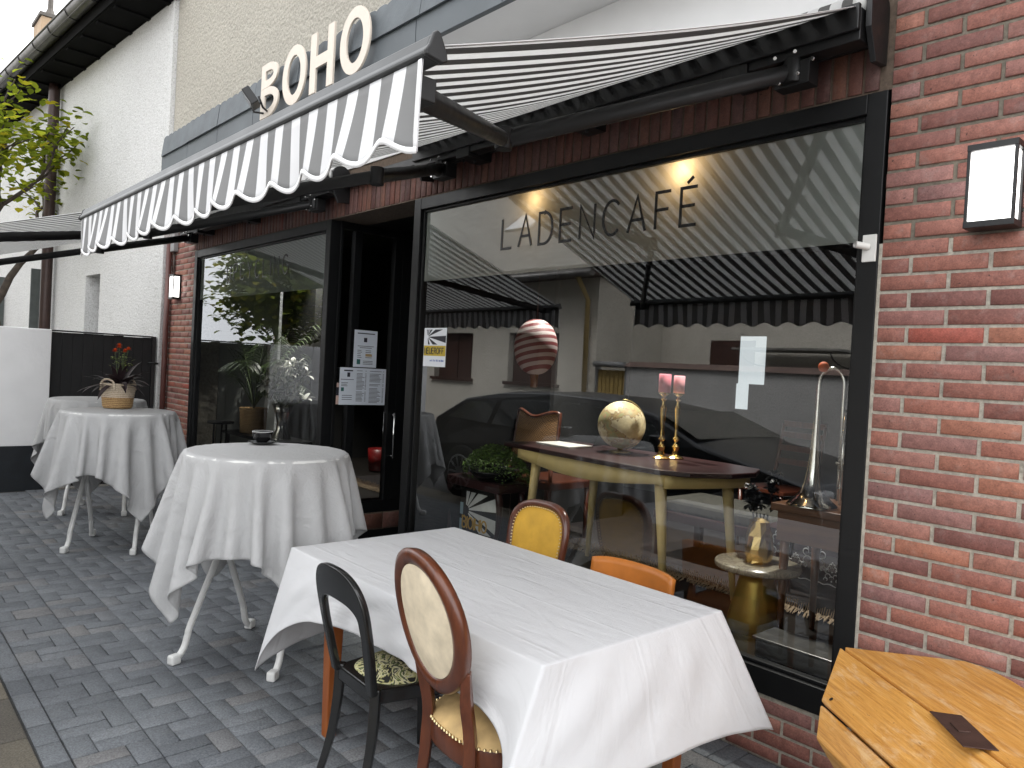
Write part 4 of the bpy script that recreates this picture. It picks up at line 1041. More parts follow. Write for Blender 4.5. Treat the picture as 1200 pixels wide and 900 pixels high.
def pad(mb, rx, rz, cz, mp, p=3.0, tp=.10, puff=.016, n=44, side=(1, -1), off=.012):
    for sd in side:
        def fn(a, b):
            c_, s_ = math.cos(2*PI*a), math.sin(2*PI*a); sq = (abs(c_)**p+abs(s_)**p)**(1/p)
            q = mp(rx*b*c_/sq*(1+tp*s_/sq*b), cz+rz*b*s_/sq); fl = .0025*math.sin(q[0]*75)*(1-b)
            return (q[0], q[1]+off+sd*(.010+puff*(1-b**3)+fl), q[2])
        mb.grid(fn, n, 9)
m_ = MB(); pad(m_, .158, .183, .665, mp3); m_.build('back_pad', yel, yc, local=True)
m_ = MB()
for q in sup(.157, .182, .665, 76):
    w = mp3(*q); m_.lathe([(.0045, -.002), (.003, .003), (0, .0045)], (w[0], w[1]+.030, w[2]), 6, axis='y', caps=False); m_.lathe([(.0045, .002), (.003, -.003), (0, -.0045)], (w[0], w[1]-.010, w[2]), 6, axis='y', caps=False)
m_.build('nail_trim', nail, yc, local=True)
for sx in (-1, 1):
    m_ = MB(); m_.tube([(sx*.155, -.195, .50), (sx*.155, -.185, .38), (sx*.16, -.22, 0)], [.019, .024, .016], 4, True, False); m_.build('leg', wal, yc, bevel=.004, local=True)
    m_ = MB(); m_.tube([(sx*.17, .17, .38), (sx*.175, .18, 0)], [.024, .015], 8); m_.build('leg', wal, yc, local=True)
m_ = MB(); m_.prism([(-.18, -.21), (.18, -.21), (.205, .20), (-.205, .20)], (0, 0, .35), (1, 0, 0), (0, 1, 0), (0, 0, .065)); m_.build('seat_frame', wal, yc, bevel=.01, local=True)
m_ = MB(); seat_pad(m_, .38, .40, .414, .045, 3.5); m_.build('seat_pad', yel, yc, local=True)
# orange chair
oc = thing('chair', 'chair with low curved orange brown leather back near the table corner, before the window', 'chair', (-1.985, -.52, 0), R(180))
lea = mat('orange_leather', (.46, .15, .022), .38, 0, .22, 7, .15, 60, .002, rvar=.2)
def lb(a, b):
    x = (2*a-1)*.215; z = .50+.215*b-.014*abs(2*a-1)**4*b; return (x, -.215-(z-.45)*.12+x*x*.8, z)
m_ = MB(); m_.grid(lb, 24, 8); o = m_.build('backrest', lea, oc, local=True, solid=.026, bevel=.006)
for sx in (-1, 1):
    m_ = MB(); m_.tube([(sx*.18, -.165, .56), (sx*.175, -.175, .40), (sx*.18, -.21, 0)], [.016, .02, .015], 8); m_.build('leg', orange_w, oc, local=True)
    m_ = MB(); m_.tube([(sx*.185, .17, .40), (sx*.19, .18, 0)], [.02, .014], 8); m_.build('leg', orange_w, oc, local=True)
m_ = MB(); m_.prism([(-.195, -.19), (.195, -.19), (.21, .19), (-.21, .19)], (0, 0, .37), (1, 0, 0), (0, 1, 0), (0, 0, .05)); m_.build('seat_frame', orange_w, oc, bevel=.008, local=True)
m_ = MB(); seat_pad(m_, .38, .37, .419, .03, 3.5); m_.build('seat_pad', lea, oc, local=True)

# ------------------------------------------------------------ wooden chest at the right
def old_wood(name):
    m, n, out = nt(name); tc = n.nodes.new('ShaderNodeTexCoord')
    def mp(rot, sc):
        a = n.nodes.new('ShaderNodeMapping'); a.vector_type = 'POINT'; a.inputs['Rotation'].default_value = (0, 0, rot); L(n, tc.outputs['Object'], a.inputs[0])
        b = n.nodes.new('ShaderNodeMapping'); b.inputs['Scale'].default_value = sc; L(n, a.outputs[0], b.inputs[0]); return b.outputs[0]
    ang = math.atan2(.480, .629)
    g1 = noise(n, 3.0, 8, mp(ang, (1.2, 22, 22)), .72, .5); g2 = noise(n, 9, 6, mp(ang, (1.0, 30, 30)), .8)
    wear = noise(n, 3.5, 8, mp(ang, (1.6, 5, 5)), .78, .6); dirt = noise(n, 2.0, 7, mp(ang, (1.2, 3, 3)), .75); sp = noise(n, 55, 3, mp(ang, (.35, 1, 1)), .7)
    c = ramp(n, g1, [(.28, (.34, .135, .022)), (.5, (.55, .265, .055)), (.7, (.66, .36, .10))])
    c = mixc(n, .55, c, ramp(n, g2, [(.3, (.6, .55, .5)), (.7, (1.25, 1.25, 1.25))]), 'MULTIPLY')
    c = mixc(n, ramp(n, wear, [(.52, 0.0), (.68, .62)]), c, (.66, .48, .28))
    c = mixc(n, ramp(n, dirt, [(.58, 0.0), (.76, .55)]), c, (.17, .10, .05))
    c = mixc(n, ramp(n, sp, [(.68, 0.0), (.76, .7)]), c, (.12, .06, .025))
    p = bsdf(n, out, Base_Color=c, Roughness=ramp(n, wear, [(.4, .38), (.7, .7)])); bump(n, p, mth(n, 'ADD', g1, mth(n, 'MULTIPLY', wear, .5)), .35, .003); return m
oldw = old_wood('worn_honey_wood')
ch = thing('wooden_chest', 'worn honey coloured wooden chest with plank sides against the brick wall', 'chest', (-.75, -.45, 0))
A = Vector((-1.118, -.238, .62)); dirv = Vector((.629, -.480, 0)).normalized(); nside = Vector((-dirv.y, dirv.x, 0)); LN = 1.15
if nside.y < 0: nside = -nside
m_ = MB()   # top board, in ridge coordinates s along ridge, t toward the wall
def P2(s, t, z): return A+dirv*s+nside*t+Vector((0, 0, z-.62))
def toST(x, y): q = Vector((x, y, 0))-Vector((A.x, A.y, 0)); return (q.dot(dirv), q.dot(nside))
poly = [(.010, .0), (.025, .045)]+[toST(-.812, -.020), toST(-.760, -.024), toST(-.712, -.045), toST(-.66, -.08), toST(-.61, -.125), toST(-.42, -.29), toST(-.10, -.53)]+[(LN, .35), (LN, .0)]
top = m_.add([P2(s, t+.006, .622) for s, t in poly]); bot = m_.add([P2(s, t+.006, .590) for s, t in poly]); n = len(poly)
m_.face([top+k for k in range(n)]); m_.face([bot+k for k in range(n)][::-1])
for k in range(n): m_.face((top+k, top+(k+1) % n, bot+(k+1) % n, bot+k), None, 0, False)
m_.build('lid_board', oldw, ch, bevel=.004)
def plank(p_top, p_bot, p_bot2=None, s0=0., s1=LN, th=.026, name='plank', inner=Vector((.3, .6, -.6))):
    m_ = MB(); P = [p_top]+([p_bot] if p_bot2 is None else [p_bot, p_bot2]); ids = []
    e = [p-A for p in P]; nn = dirv.cross((P[1]-P[0]).normalized()).normalized()
    if nn.z < 0: nn = -nn
    for sgn in (0, 1):
        for s in (0, s1): ids.append(m_.add([p+dirv*s-nn*th*sgn+(dirv*.0) for p in P]))
    k = len(P)
    for i in range(k-1):
        m_.face((ids[0]+i, ids[1]+i, ids[1]+i+1, ids[0]+i+1)); m_.face((ids[2]+i, ids[2]+i+1, ids[3]+i+1, ids[3]+i))
        m_.face((ids[0]+i, ids[0]+i+1, ids[2]+i+1, ids[2]+i)); m_.face((ids[1]+i, ids[3]+i, ids[3]+i+1, ids[1]+i+1))
    m_.face((ids[0], ids[2], ids[3], ids[1])); m_.face((ids[0]+k-1, ids[1]+k-1, ids[3]+k-1, ids[2]+k-1))
    return m_.build(name, oldw, ch, bevel=.006)
B = Vector((-1.080, -.456, .503)); B2 = Vector((-1.078, -.462, .497)); Cc = Vector((-1.048, -.545, .42)); Dd = Vector((-.990, -.552, .36)); 
plank(A+Vector((-.004, -.006, -.002)), B); plank(B2+Vector((.0, -.002, -.004)), Cc, Dd)
m_ = MB(); q0 = [Vector((-.975, -.515, .36)), Vector((-1.0, -.25, .36)), Vector((-.97, -.14, .36))]
base = []
m_ = MB(); c1, c2 = A+nside*.02+dirv*.05, A+nside*.30+dirv*.05
loz = [Vector((-1.0, -.47, .50)), Vector((-1.055, -.27, .575)), Vector((-.90, -.075, .585)), Vector((-.80, -.36, .50))]
ids = m_.add([Vector((-.96, -.505, .0)), Vector((-1.04, -.27, .0)), Vector((-.86, -.05, .0))]+[Vector((-.96, -.505, .45)), Vector((-1.04, -.27, .575)), Vector((-.86, -.05, .585))])
ids2 = m_.add([v+dirv*LN*.9 for v in (Vector((-.96, -.505, .0)), Vector((-1.04, -.27, .0)), Vector((-.90, -.09, .0)), Vector((-.96, -.505, .45)), Vector((-1.04, -.27, .575)), Vector((-.90, -.09, .585)))])
m_.face((ids, ids+1, ids+4, ids+3)); m_.face((ids+1, ids+2, ids+5, ids+4)); m_.face((ids, ids+3, ids2+3, ids2)); m_.face((ids+2, ids2+2, ids2+5, ids+5)); m_.face((ids2, ids2+3, ids2+4, ids2+1)); m_.face((ids2+1, ids2+4, ids2+5, ids2+2)); m_.face((ids+3, ids+4, ids2+4, ids2+3)); m_.face((ids+4, ids+5, ids2+5, ids2+4))
m_.build('chest_body', oldw, ch)
pl = MB(); pl.prism([(-.731, -.553), (-.665, -.505), (-.536, -.652), (-.60, -.705)], (0, 0, .6222), (1, 0, 0), (0, 1, 0), (0, 0, .003)); pl.build('metal_plate', mat('old_bronze_plate', (.085, .050, .040), .5, .6, .2, 20, .2), ch, bevel=.001)
pl = MB(); pl.cbox((-.640, -.600, .627), (.05, .03, .005), rot=Matrix.Rotation(R(-48), 3, 'Z')); pl.build('catch', mat('old_bronze_plate', (.085, .050, .040), .5, .6), ch, bevel=.001)
nv_ = dirv.cross((B-A).normalized()).normalized(); nv_ = nv_ if nv_.z > 0 else -nv_
for s, f in ((.03, .14), (.05, .87), (.55, .12), (.9, .12), (.6, .9)):
    c = A+(B-A)*f+dirv*s; m3 = nv_.to_track_quat('Z', 'Y').to_matrix()
    sc_ = MB(); a = sc_.add([c+m3 @ Vector((.007*math.cos(2*PI*k/10), .007*math.sin(2*PI*k/10), .0012)) for k in range(10)]); sc_.face([a+k for k in range(10)])
    sc_.build('screw', mat('dark_screw', (.04, .035, .03), .5, .7), ch, fixn=False)
# ================================================================== INSIDE THE CAFE
FZ = .30
wine = wood_mat('dark_wine_wood', (.016, .006, .006), (.034, .011, .011), .34, (2, 8, 8), 4, .1)
golden = mat('pale_gold_wood', (.62, .47, .20), .4, 0, .15, 6, .05)
dk = thing('desk', 'boat shaped writing desk with dark top and pale golden tapered legs', 'desk', (-2.95, .75, FZ))
poly = [(-3.72, .47), (-3.2, .40), (-2.7, .35), (-2.38, .34), (-2.22, .42), (-2.10, .62), (-2.08, .82), (-2.16, 1.0), (-2.4, 1.06), (-3.0, 1.08), (-3.6, 1.05)]
m_ = MB(); m_.prism(poly, (0, 0, 1.005), (1, 0, 0), (0, 1, 0), (0, 0, .028)); m_.build('tabletop', wine, dk, bevel=.006)
m_ = MB()
def ap(a, b):
    x = -3.55+1.20*a; return (x, .455-.07*a, 1.004-(.055+.05*math.sin(PI*min(1, a*1.05)))*(1-b))
m_.grid(ap, 24, 1); m_.grid(lambda a, b: (-2.35+.16*math.sin(a*PI/2), .385+.55*a, 1.004-.07*(1-b)), 12, 1); m_.grid(lambda a, b: (-3.5+1.2*a, .98, 1.004-.08*(1-b)), 8, 1); m_.build('apron', golden, dk, solid=.02, fixn=False)
for (tx, ty), (bx_, by_) in (((-3.42, .50), (-3.50, .50)), ((-2.42, .44), (-2.36, .45)), ((-2.28, .86), (-2.22, .90)), ((-3.28, .90), (-3.33, .92))):
    m_ = MB(); m_.tube([(tx, ty, 1.004), (bx_, by_, FZ)], [.034, .015], 14); m_.build('leg', golden, dk)
gl = thing('globe', 'old yellowed terrestrial globe standing on the dark desk', 'globe', (-3.0, .80, 1.035))
m, n, out = nt('globe_map'); f = noise(n, 9, 7, None, .65); f2 = noise(n, 26, 4, None, .6)
c = ramp(n, f, [(.40, (.55, .46, .27)), (.50, (.62, .53, .33)), (.52, (.14, .09, .05)), (.54, (.42, .28, .12)), (.62, (.30, .32, .15)), (.70, (.52, .26, .16)), (.8, (.40, .34, .14))]); c = mixc(n, .4, c, ramp(n, f2, [(.35, (.6, .6, .6)), (.6, (1.1, 1.1, 1.1))]), 'MULTIPLY')
bsdf(n, out, Base_Color=c, Roughness=.55)
m_ = MB(); m_.lathe([(.148*math.sin(PI*k/24), -.148*math.cos(PI*k/24)) for k in range(25)], (-3.0, .80, 1.205), 40, caps=False); m_.build('sphere', m, gl)
m_ = MB(); m_.lathe([(0, 0), (.07, 0), (.072, .008), (.03, .016), (.016, .022), (.016, .03)], (-3.0, .80, 1.034), 24, caps=False); m_.tube([(-3.0+.158*math.sin(R(a))*.5, .80+.158*math.sin(R(a))*.85, 1.205-.158*math.cos(R(a))) for a in range(0, 181, 12)], .004, 6); m_.build('stand', brass_dull, gl)
pink = mat('pink_wax', (.72, .20, .25), .5, 0, .06); pink2 = mat('pale_pink_wax', (.76, .33, .36), .5, 0, .06)
def candle(x, y, w_, r, h, label):
    t = thing('candlestick', label, 'candlestick', (x, y, 1.034), 0, 'tall brass candlesticks with pink candles on the desk')
    pr = [(0, 0), (.050, 0), (.052, .006), (.040, .014), (.022, .022), (.014, .045), (.022, .07), (.012, .085), (.010, .10), (.020, .115), (.012, .13), (.009, .17), (.014, .24), (.018, .30), (.012, .315), (.010, .34), (.018, .352), (.009, .365), (.026, .380), (.036, .386), (.036, .390), (0, .391)]
    m_ = MB(); m_.lathe([(a, b) for a, b in pr], (0, 0, 0), 12, caps=False, smooth=False); m_.build('stick', gold, t, local=True)
    m_ = MB(); m_.lathe([(0, .391), (r, .391), (r, .391+h), (r-.004, .394+h), (0, .388+h)], (0, 0, 0), 24, caps=False); b_ = m_.build('candle', w_, t, local=True)
    m_ = MB(); m_.tube([(0, 0, .388+h), (.001, 0, .40+h)], .0015, 5); m_.build('wick', black, t, local=True)
candle(-2.69, .80, pink, .036, .105, 'brass candlestick with the deep pink candle on the desk, left of the pair')
candle(-2.66, .90, pink2, .033, .10, 'brass candlestick with the pale pink candle on the desk, right of the pair')
# papers and a black clutch on the desk
m_ = MB(); m_.box((-3.55, .60, 1.034), (-3.25, .82, 1.046)); tag(m_.build('book', mat('book_cover', (.55, .54, .5), .5), bevel=.002), 'pale flat book lying on the left part of the desk', 'book')
m_ = MB(); m_.prism([(0, 0), (.16, .03), (.06, .10)], (-3.32, .9, 1.034), (1, 0, 0), (0, 0, 1), (0, .03, 0)); tag(m_.build('card_holder', black, bevel=.002), 'small black angled holder standing on the desk beside the globe', 'holder')
# cane chair
cc = thing('chair', 'cane backed armchair with dark frame behind the desk inside the window', 'chair', (-3.95, 1.1, FZ))
m, n, out = nt('cane_weave'); tc = n.nodes.new('ShaderNodeTexCoord'); v_ = n.nodes.new('ShaderNodeTexChecker'); v_.inputs['Scale'].default_value = 110; L(n, tc.outputs['Object'], v_.inputs[0])
c = mixc(n, v_.outputs['Fac'], (.44, .24, .10), (.10, .05, .025)); bsdf(n, out, Base_Color=c, Roughness=.6); cane = m
def cb(a, b):
    u = 2*a-1; return (-3.89+.225*u*(1-.06*b), .86+.04*b+.05*u*u, .86+(.345-.035*math.cos(u*PI*1.0)**2*0+.02*math.cos(u*PI*1.2)*(-1))*b)
m_ = MB(); m_.grid(cb, 20, 8); m_.build('cane_back', cane, cc, solid=.008, fixn=False)
m_ = MB(); path = [cb(0, k/6) for k in range(7)]+[cb(k/14, 1) for k in range(1, 15)]+[cb(1, 1-k/6) for k in range(1, 7)]; m_.tube(path, .013, 8); m_.tube([cb(0, 0), cb(1, 0)], .014, 8); m_.build('back_frame', wal, cc)
m_ = MB(); m_.box((-4.12, .87, .68), (-3.66, 1.3, .74)); m_.build('seat', wal, cc, bevel=.01)
for lx, ly in ((-4.10, .885), (-3.68, .885), (-4.10, 1.27), (-3.68, 1.27)):
    m_ = MB(); m_.tube([(lx, ly, .87 if ly < 1 else .68), (lx, ly, FZ)], [.016, .014], 8); m_.build('leg', wal, cc)
# plant stool, plant, bag
ps = thing('plant_stool', 'dark carved wooden stool carrying a bushy green plant', 'stool', (-3.88, .45, FZ))
m_ = MB(); m_.box((-4.17, .34, .705), (-3.60, .60, .765)); m_.build('top', wine, ps, bevel=.008)
for lx, ly, sx in ((-4.13, .37, -1), (-3.64, .37, 1), (-4.13, .57, -1), (-3.64, .57, 1)):
    m_ = MB(); m_.tube(smoothpath([(lx, ly, .71), (lx+sx*.035, ly-.01, .64), (lx+sx*.025, ly, .50), (lx, ly, .38), (lx+sx*.02, ly, FZ)], 5), interp([.024, .026, .018, .013, .018], 5), 8); m_.build('leg', wine, ps)
bp = thing('potted_plant', 'low bushy plant with tiny green leaves in a black bowl on the dark stool', 'plant', (-3.78, .47, .766))
m_ = MB(); m_.lathe([(0, 0), (.12, 0), (.19, .06), (.195, .07), (.17, .065), (0, .05)], (-3.78, .47, .767), 28, caps=False); m_.build('bowl', cer, bp)
rd = random.Random(9); m_ = MB()
for k in range(3200):
    a = rd.uniform(0, 2*PI); r0 = rd.random()**.5; x = .27*r0*math.cos(a)*1.2; y = .125*r0*math.sin(a)
    z = .06+.15*(1-r0**2)*rd.uniform(.6, 1.05)-.10*max(0, r0-.75)*4*rd.random()
    leaf_pts(m_, (-3.78+x, .47+y, .79+z), (rd.uniform(-1, 1), rd.uniform(-1, 1), rd.uniform(-.2, 1)), rd.uniform(.012, .021), rd.uniform(.005, .009), .4, 2, 0, rd.random())
m_.build('foliage', mat('small_green_leaf', (.085, .15, .03), .5, 0, .5, 60), bp, fixn=False)
bg = thing('paper_bag', 'black bag with white sunrays and gold lettering standing under the plant stool', 'bag', (-3.88, .41, FZ))
m_ = MB(); m_.box((-4.06, .405, FZ), (-3.68, .52, .69)); m_.build('bag_body', black, bg, bevel=.004)
m_ = MB(); cx, cz = -4.0, .535
for k, a in enumerate((82, 60, 38, 14, -12, -34)):
    P = []
    for aa, q in ((a+8, .035), (a+8, .34), (a-8, .34), (a-8, .035)):
        X_, Z_ = cx+q*math.cos(R(aa)), cz+q*math.sin(R(aa)); 
        if X_ > -3.685: t = (-3.685-cx)/(X_-cx); X_, Z_ = -3.685, cz+(Z_-cz)*t
        if Z_ > .665: t = (.665-cz)/(Z_-cz); X_, Z_ = cx+(X_-cx)*t, .665
        if Z_ < .40: t = (.40-cz)/(Z_-cz); X_, Z_ = cx+(X_-cx)*t, .40
        P.append((X_, Z_))
    m_.prism(P, (0, .4045, 0), (1, 0, 0), (0, 0, 1), (0, -.0008, 0))
m_.build('sunray_print', mat('bag_white', (.62, .63, .62), .6), bg)
m_ = MB(); lettering(m_, 'B|O|H|O', (-4.03, .4025, .415), (1, 0, 0), (0, 0, 1), .075, .012, gap=.17, t=(0, -.0008, 0)); m_.build('lettering', mat('gold_print', (.55, .33, .05), .5), bg)
for z0, z1 in ((.50, .58), (.39, .47)):
    m_ = MB(); m_.box((-4.062, .4035, z0), (-4.03, .4045, z1)); m_.build('sticker', mat('blue_grey_label', (.28, .40, .46), .5), bg)
# gold side table, vase, flowers
gt = thing('side_table', 'small round marble topped side table on a gold tapered foot', 'side table', (-1.86, .50, FZ))
m_ = MB(); m_.lathe([(0, 0), (.135, 0), (.138, .01), (.125, .09), (.085, .26), (.080, .285), (.11, .297), (.115, .315), (0, .316)], (-1.86, .50, FZ), 36, caps=False); m_.build('pedestal', mat('antique_brass', (.42, .30, .075), .34, .85, .15, 5, .08, 20, rvar=.2), gt)
mm, n, out = nt('grey_marble'); c = ramp(n, noise(n, 8, 8, None, .7, 2.2), [(.35, (.10, .09, .07)), (.48, (.32, .29, .22)), (.55, (.16, .14, .11)), (.7, (.40, .37, .30))]); bsdf(n, out, Base_Color=c, Roughness=.2)
m_ = MB(); m_.lathe([(0, .317), (.198, .317), (.202, .325), (.202, .338), (.198, .344), (0, .344)], (-1.86, .50, FZ), 48, caps=False); m_.build('tabletop', mm, gt)
gv = MB(); rd = random.Random(2)
pr = [(0, 0), (.052, 0), (.062, .015), (.066, .07), (.060, .13), (.052, .17), (.040, .20), (.020, .215), (0, .216)]
b0 = None; ids = []
for rr, h in pr: ids.append(gv.add([(-1.86+(rr+rd.uniform(-.009, .009)*(rr > 0))*math.cos(2*PI*k/12), .50+(rr+rd.uniform(-.009, .009)*(rr > 0))*math.sin(2*PI*k/12), FZ+.345+h) for k in range(12)]))
for i in range(len(pr)-1):
    for k in range(12): gv.face((ids[i]+k, ids[i]+(k+1) % 12, ids[i+1]+(k+1) % 12, ids[i+1]+k), None, 0, False)
tag(gv.build('gold_vase', gold), 'crumpled shiny gold vase on the round marble side table', 'vase')
fl = thing('black_flowers', 'bunch of black and grey artificial flowers above the gold vase', 'flowers', (-1.93, .62, .86))
m_ = MB()
for hx, hy, hz in ((-.05, 0, .10), (.04, .02, .13), (.0, -.03, .05), (-.07, .03, .03), (.08, 0, .05), (.05, .03, .18)):
    for k in range(50):
        a = rd.uniform(0, 2*PI); e = rd.uniform(-.6, 1.4); leaf_pts(m_, (-1.93+hx, .62+hy, .86+hz), (math.cos(a)*math.cos(e), math.sin(a)*math.cos(e), math.sin(e)), .05, .014, .8, 3, 0, rd.random())
m_.build('blossoms', black, fl, fixn=False)
m_ = MB()
for k in range(26):
    a = rd.uniform(0, 2*PI); leaf_pts(m_, (-1.98, .60, .985), (math.cos(a), math.sin(a), rd.uniform(-.2, 1)), .035, .012, .6, 3)
m_.build('pale_blossom', mat('grey_petal', (.40, .40, .40), .6), fl, fixn=False)
m_ = MB(); 
for k in range(5): m_.tube([(-1.93+.02*k-.04, .62, .86), (-1.93+.008*k, .62, FZ)], .004, 5)
m_.lathe([(0, 0), (.05, 0), (.055, .01), (.03, .02), (.012, .3), (.012, .5)], (-1.93, .66, FZ), 12); m_.build('stem', black, fl)
# trombone on a wooden cabinet
cb_ = thing('cabinet', 'low brown wooden cabinet below the trombone inside the window', 'cabinet', (-1.42, .62, FZ))
brown = wood_mat('brown_wood', (.07, .028, .012), (.14, .06, .025), .35, (1, 8, 8), 4, .2)
m_ = MB(); m_.box((-1.78, .44, .92), (-1.18, .86, .955)); m_.build('top', brown, cb_, bevel=.004)
m_ = MB(); m_.box((-1.76, .47, .78), (-1.19, .85, .919)); m_.build('drawer_front', brown, cb_, bevel=.004)
for lx, ly in ((-1.73, .50), (-1.22, .50), (-1.73, .82), (-1.22, .82)):
    m_ = MB(); m_.tube([(lx, ly, .78), (lx, ly, FZ)], [.022, .014], 10); m_.build('leg', brown, cb_)
tr = thing('trombone', 'silver trombone standing on its bell on the brown cabinet', 'trombone', (-1.62, .52, .957))
m_ = MB(); pr = [(.112, 0), (.114, .002), (.104, .012), (.080, .032), (.058, .062), (.042, .105), (.031, .17), (.023, .25), (.017, .34), (.013, .45), (.0105, .56)]
m_.lathe(pr, (-1.62, .52, .958), 36, caps=False)
bxx, bzz = -1.62, 1.518
m_.tube([(bxx, .52, 1.512)]+[(bxx+.058-.058*math.cos(R(a)), .52, bzz+.075*math.sin(R(a))) for a in range(0, 181, 12)]+[(bxx+.116, .52, 1.40), (bxx+.116, .52, 1.0)], [.0095]*8+[.008]*(9+1+1), 12); m_.build('bell', silver, tr, fixn=False)
m_ = MB()
for xx, z0, z1 in ((-1.485, .985, 1.40), (-1.455, .965, 1.25), (-1.400, .965, 1.25)): m_.tube([(xx, .50, z0), (xx, .50, z1)], .006, 8)
m_.tube([(-1.455+.0275-.0275*math.cos(R(a)), .50, 1.25+.03*math.sin(R(a))) for a in range(0, 181, 15)], .006, 8); m_.tube([(-1.455+.0275-.0275*math.cos(R(a)), .50, .965-.004*math.sin(R(a))) for a in range(0, 181, 15)], .006, 8)
m_.tube([(-1.47+.05-.05*math.cos(R(a)), .49, 1.18+.10*math.sin(R(a))) for a in range(0, 181, 15)], .0085, 8)
for z in (1.06, 1.20, 1.14): m_.tube([(-1.505, .505, z), (-1.40, .505, z)], .005, 6)
m_.tube([(-1.515, .51, 1.17), (-1.40, .51, 1.175)], .009, 8); m_.build('slide', silver, tr, fixn=False)
m_ = MB(); m_.lathe([(.024*math.sin(PI*k/10), -.024*math.cos(PI*k/10)) for k in range(11)], (-1.60, .51, 1.598), 16, caps=False); m_.build('orange_mute', mat('orange_foam', (.65, .12, .03), .7), tr)
# silver tray box on the window board
st_ = thing('metal_box', 'ribbed silver metal box lying on the window board at the lower right', 'box', (-1.45, .19, .353))
m_ = MB(); m_.box((-1.63, .10, .353), (-1.27, .27, .425)); m_.build('box_body', mat('worn_tin', (.16, .155, .145), .35, .8, .25, 9, .2, 15, rvar=.3), st_, bevel=.008)
m_ = MB(); m_.box((-1.64, .092, .425), (-1.26, .278, .437)); m_.build('lid', mat('worn_tin', (.16, .155, .145), .35, .8), st_, bevel=.003)
# rug with fringe
rg = thing('rug', 'dark rug with a long pale fringe along its window side', 'rug', (-2.6, 2.0, FZ))
m_ = MB(); m_.box((-6.9, 1.02, .300), (-1.2, 3.6, .312)); m_.build('carpet', mat('dark_red_rug', (.012, .008, .008), .95, 0, .5, 12), rg)
fr = MB(); rd = random.Random(6); x = -6.85
while x < -1.22:
    for q in range(2):
        x_ = x+rd.uniform(-.004, .004); P = [Vector((x_, 1.018, .312)), Vector((x_+rd.uniform(-.008, .008), .985, .318+rd.uniform(0, .02))), Vector((x_+rd.uniform(-.016, .016), .945+rd.uniform(-.01, .01), .305+rd.uniform(0, .012)))]
        fr.tube(P, [.0035, .003, .0025], 4, False, False)
    fr.tube([(x, 1.012, .314), (x+.007, 1.016, .36+rd.uniform(-.012, .014))], [.003, .002], 4, False, False)
    x += .0125
fr.build('fringe', mat('fringe_yarn', (.42, .32, .22), .9), rg, fixn=False)
# upholstered bench with lace throw behind
bn = thing('bench', 'long dark wooden bench with floral seat inside behind the rug edge', 'bench', (-2.3, 1.6, FZ))
m_ = MB(); m_.box((-3.1, 1.35, .62), (-1.55, 1.85, .70)); m_.build('seat_pad', mat('dark_velvet', (.03, .028, .022), .9, 0, .6, 30), bn, bevel=.02)
m_ = MB(); m_.box((-3.12, 1.33, .56), (-1.53, 1.87, .62)); m_.build('seat_frame', wine, bn, bevel=.005)
for lx, ly in ((-3.08, 1.37), (-1.57, 1.37), (-3.08, 1.83), (-1.57, 1.83)):
    m_ = MB(); m_.box((lx-.025, ly-.025, FZ), (lx+.025, ly+.025, .56)); m_.build('leg', wine, bn)
# lace cloth with damask motif on a small table at the right
lc = thing('lace_table', 'small table inside covered by a sheer white lace cloth with damask motifs', 'table', (-1.75, 1.15, FZ))
m_ = MB(); m_.box((-2.15, 1.02, .70), (-1.35, 1.30, .72)); m_.build('tabletop', wine, lc)
for lx in (-2.1, -1.4):
    for ly in (1.05, 1.27):
        m_ = MB(); m_.box((lx-.015, ly-.015, FZ), (lx+.015, ly+.015, .70)); m_.build('leg', wine, lc)
lace = mat('lace_white', (.55, .55, .55), .8)
m_ = MB()
def motif(cx, cz, s):
    for sx in (-1, 1):
        for (r0, px, pz, a0, a1) in ((.030, .030, .0, -60, 230), (.022, .042, .045, -90, 200), (.016, .022, .075, -60, 220), (.020, .050, -.03, -20, 240), (.012, .012, .10, -60, 240)):
            P = [(cx+sx*s*(px+r0*math.cos(R(a))*(1-.5*k/10)), 1.012, cz+s*(pz+r0*math.sin(R(a))*(1-.5*k/10))) for k, a in enumerate(np.linspace(a0, a1, 11))]
            m_.tube(P, .0028*s**.5, 4, True, False)
    for z in (-.04, .0, .04, .08, .12): m_.lathe([(0, -.008*s), (.009*s, 0), (0, .010*s)], (cx, 1.012, cz+z*s), 6, caps=False)
for cx_, cz_, s_ in ((-2.03, .60, 1.0), (-1.83, .59, 1.0), (-1.63, .60, 1.05), (-1.44, .59, 1.0), (-1.93, .54, .6), (-1.73, .53, .6), (-1.53, .54, .6)): motif(cx_, cz_, s_)
m_.grid(lambda a, b: (-2.15+.8*a, 1.014, .478+.008*abs(math.sin(a*40))+.006*b), 80, 1); m_.build('lace_motifs', lace, lc, fixn=False)
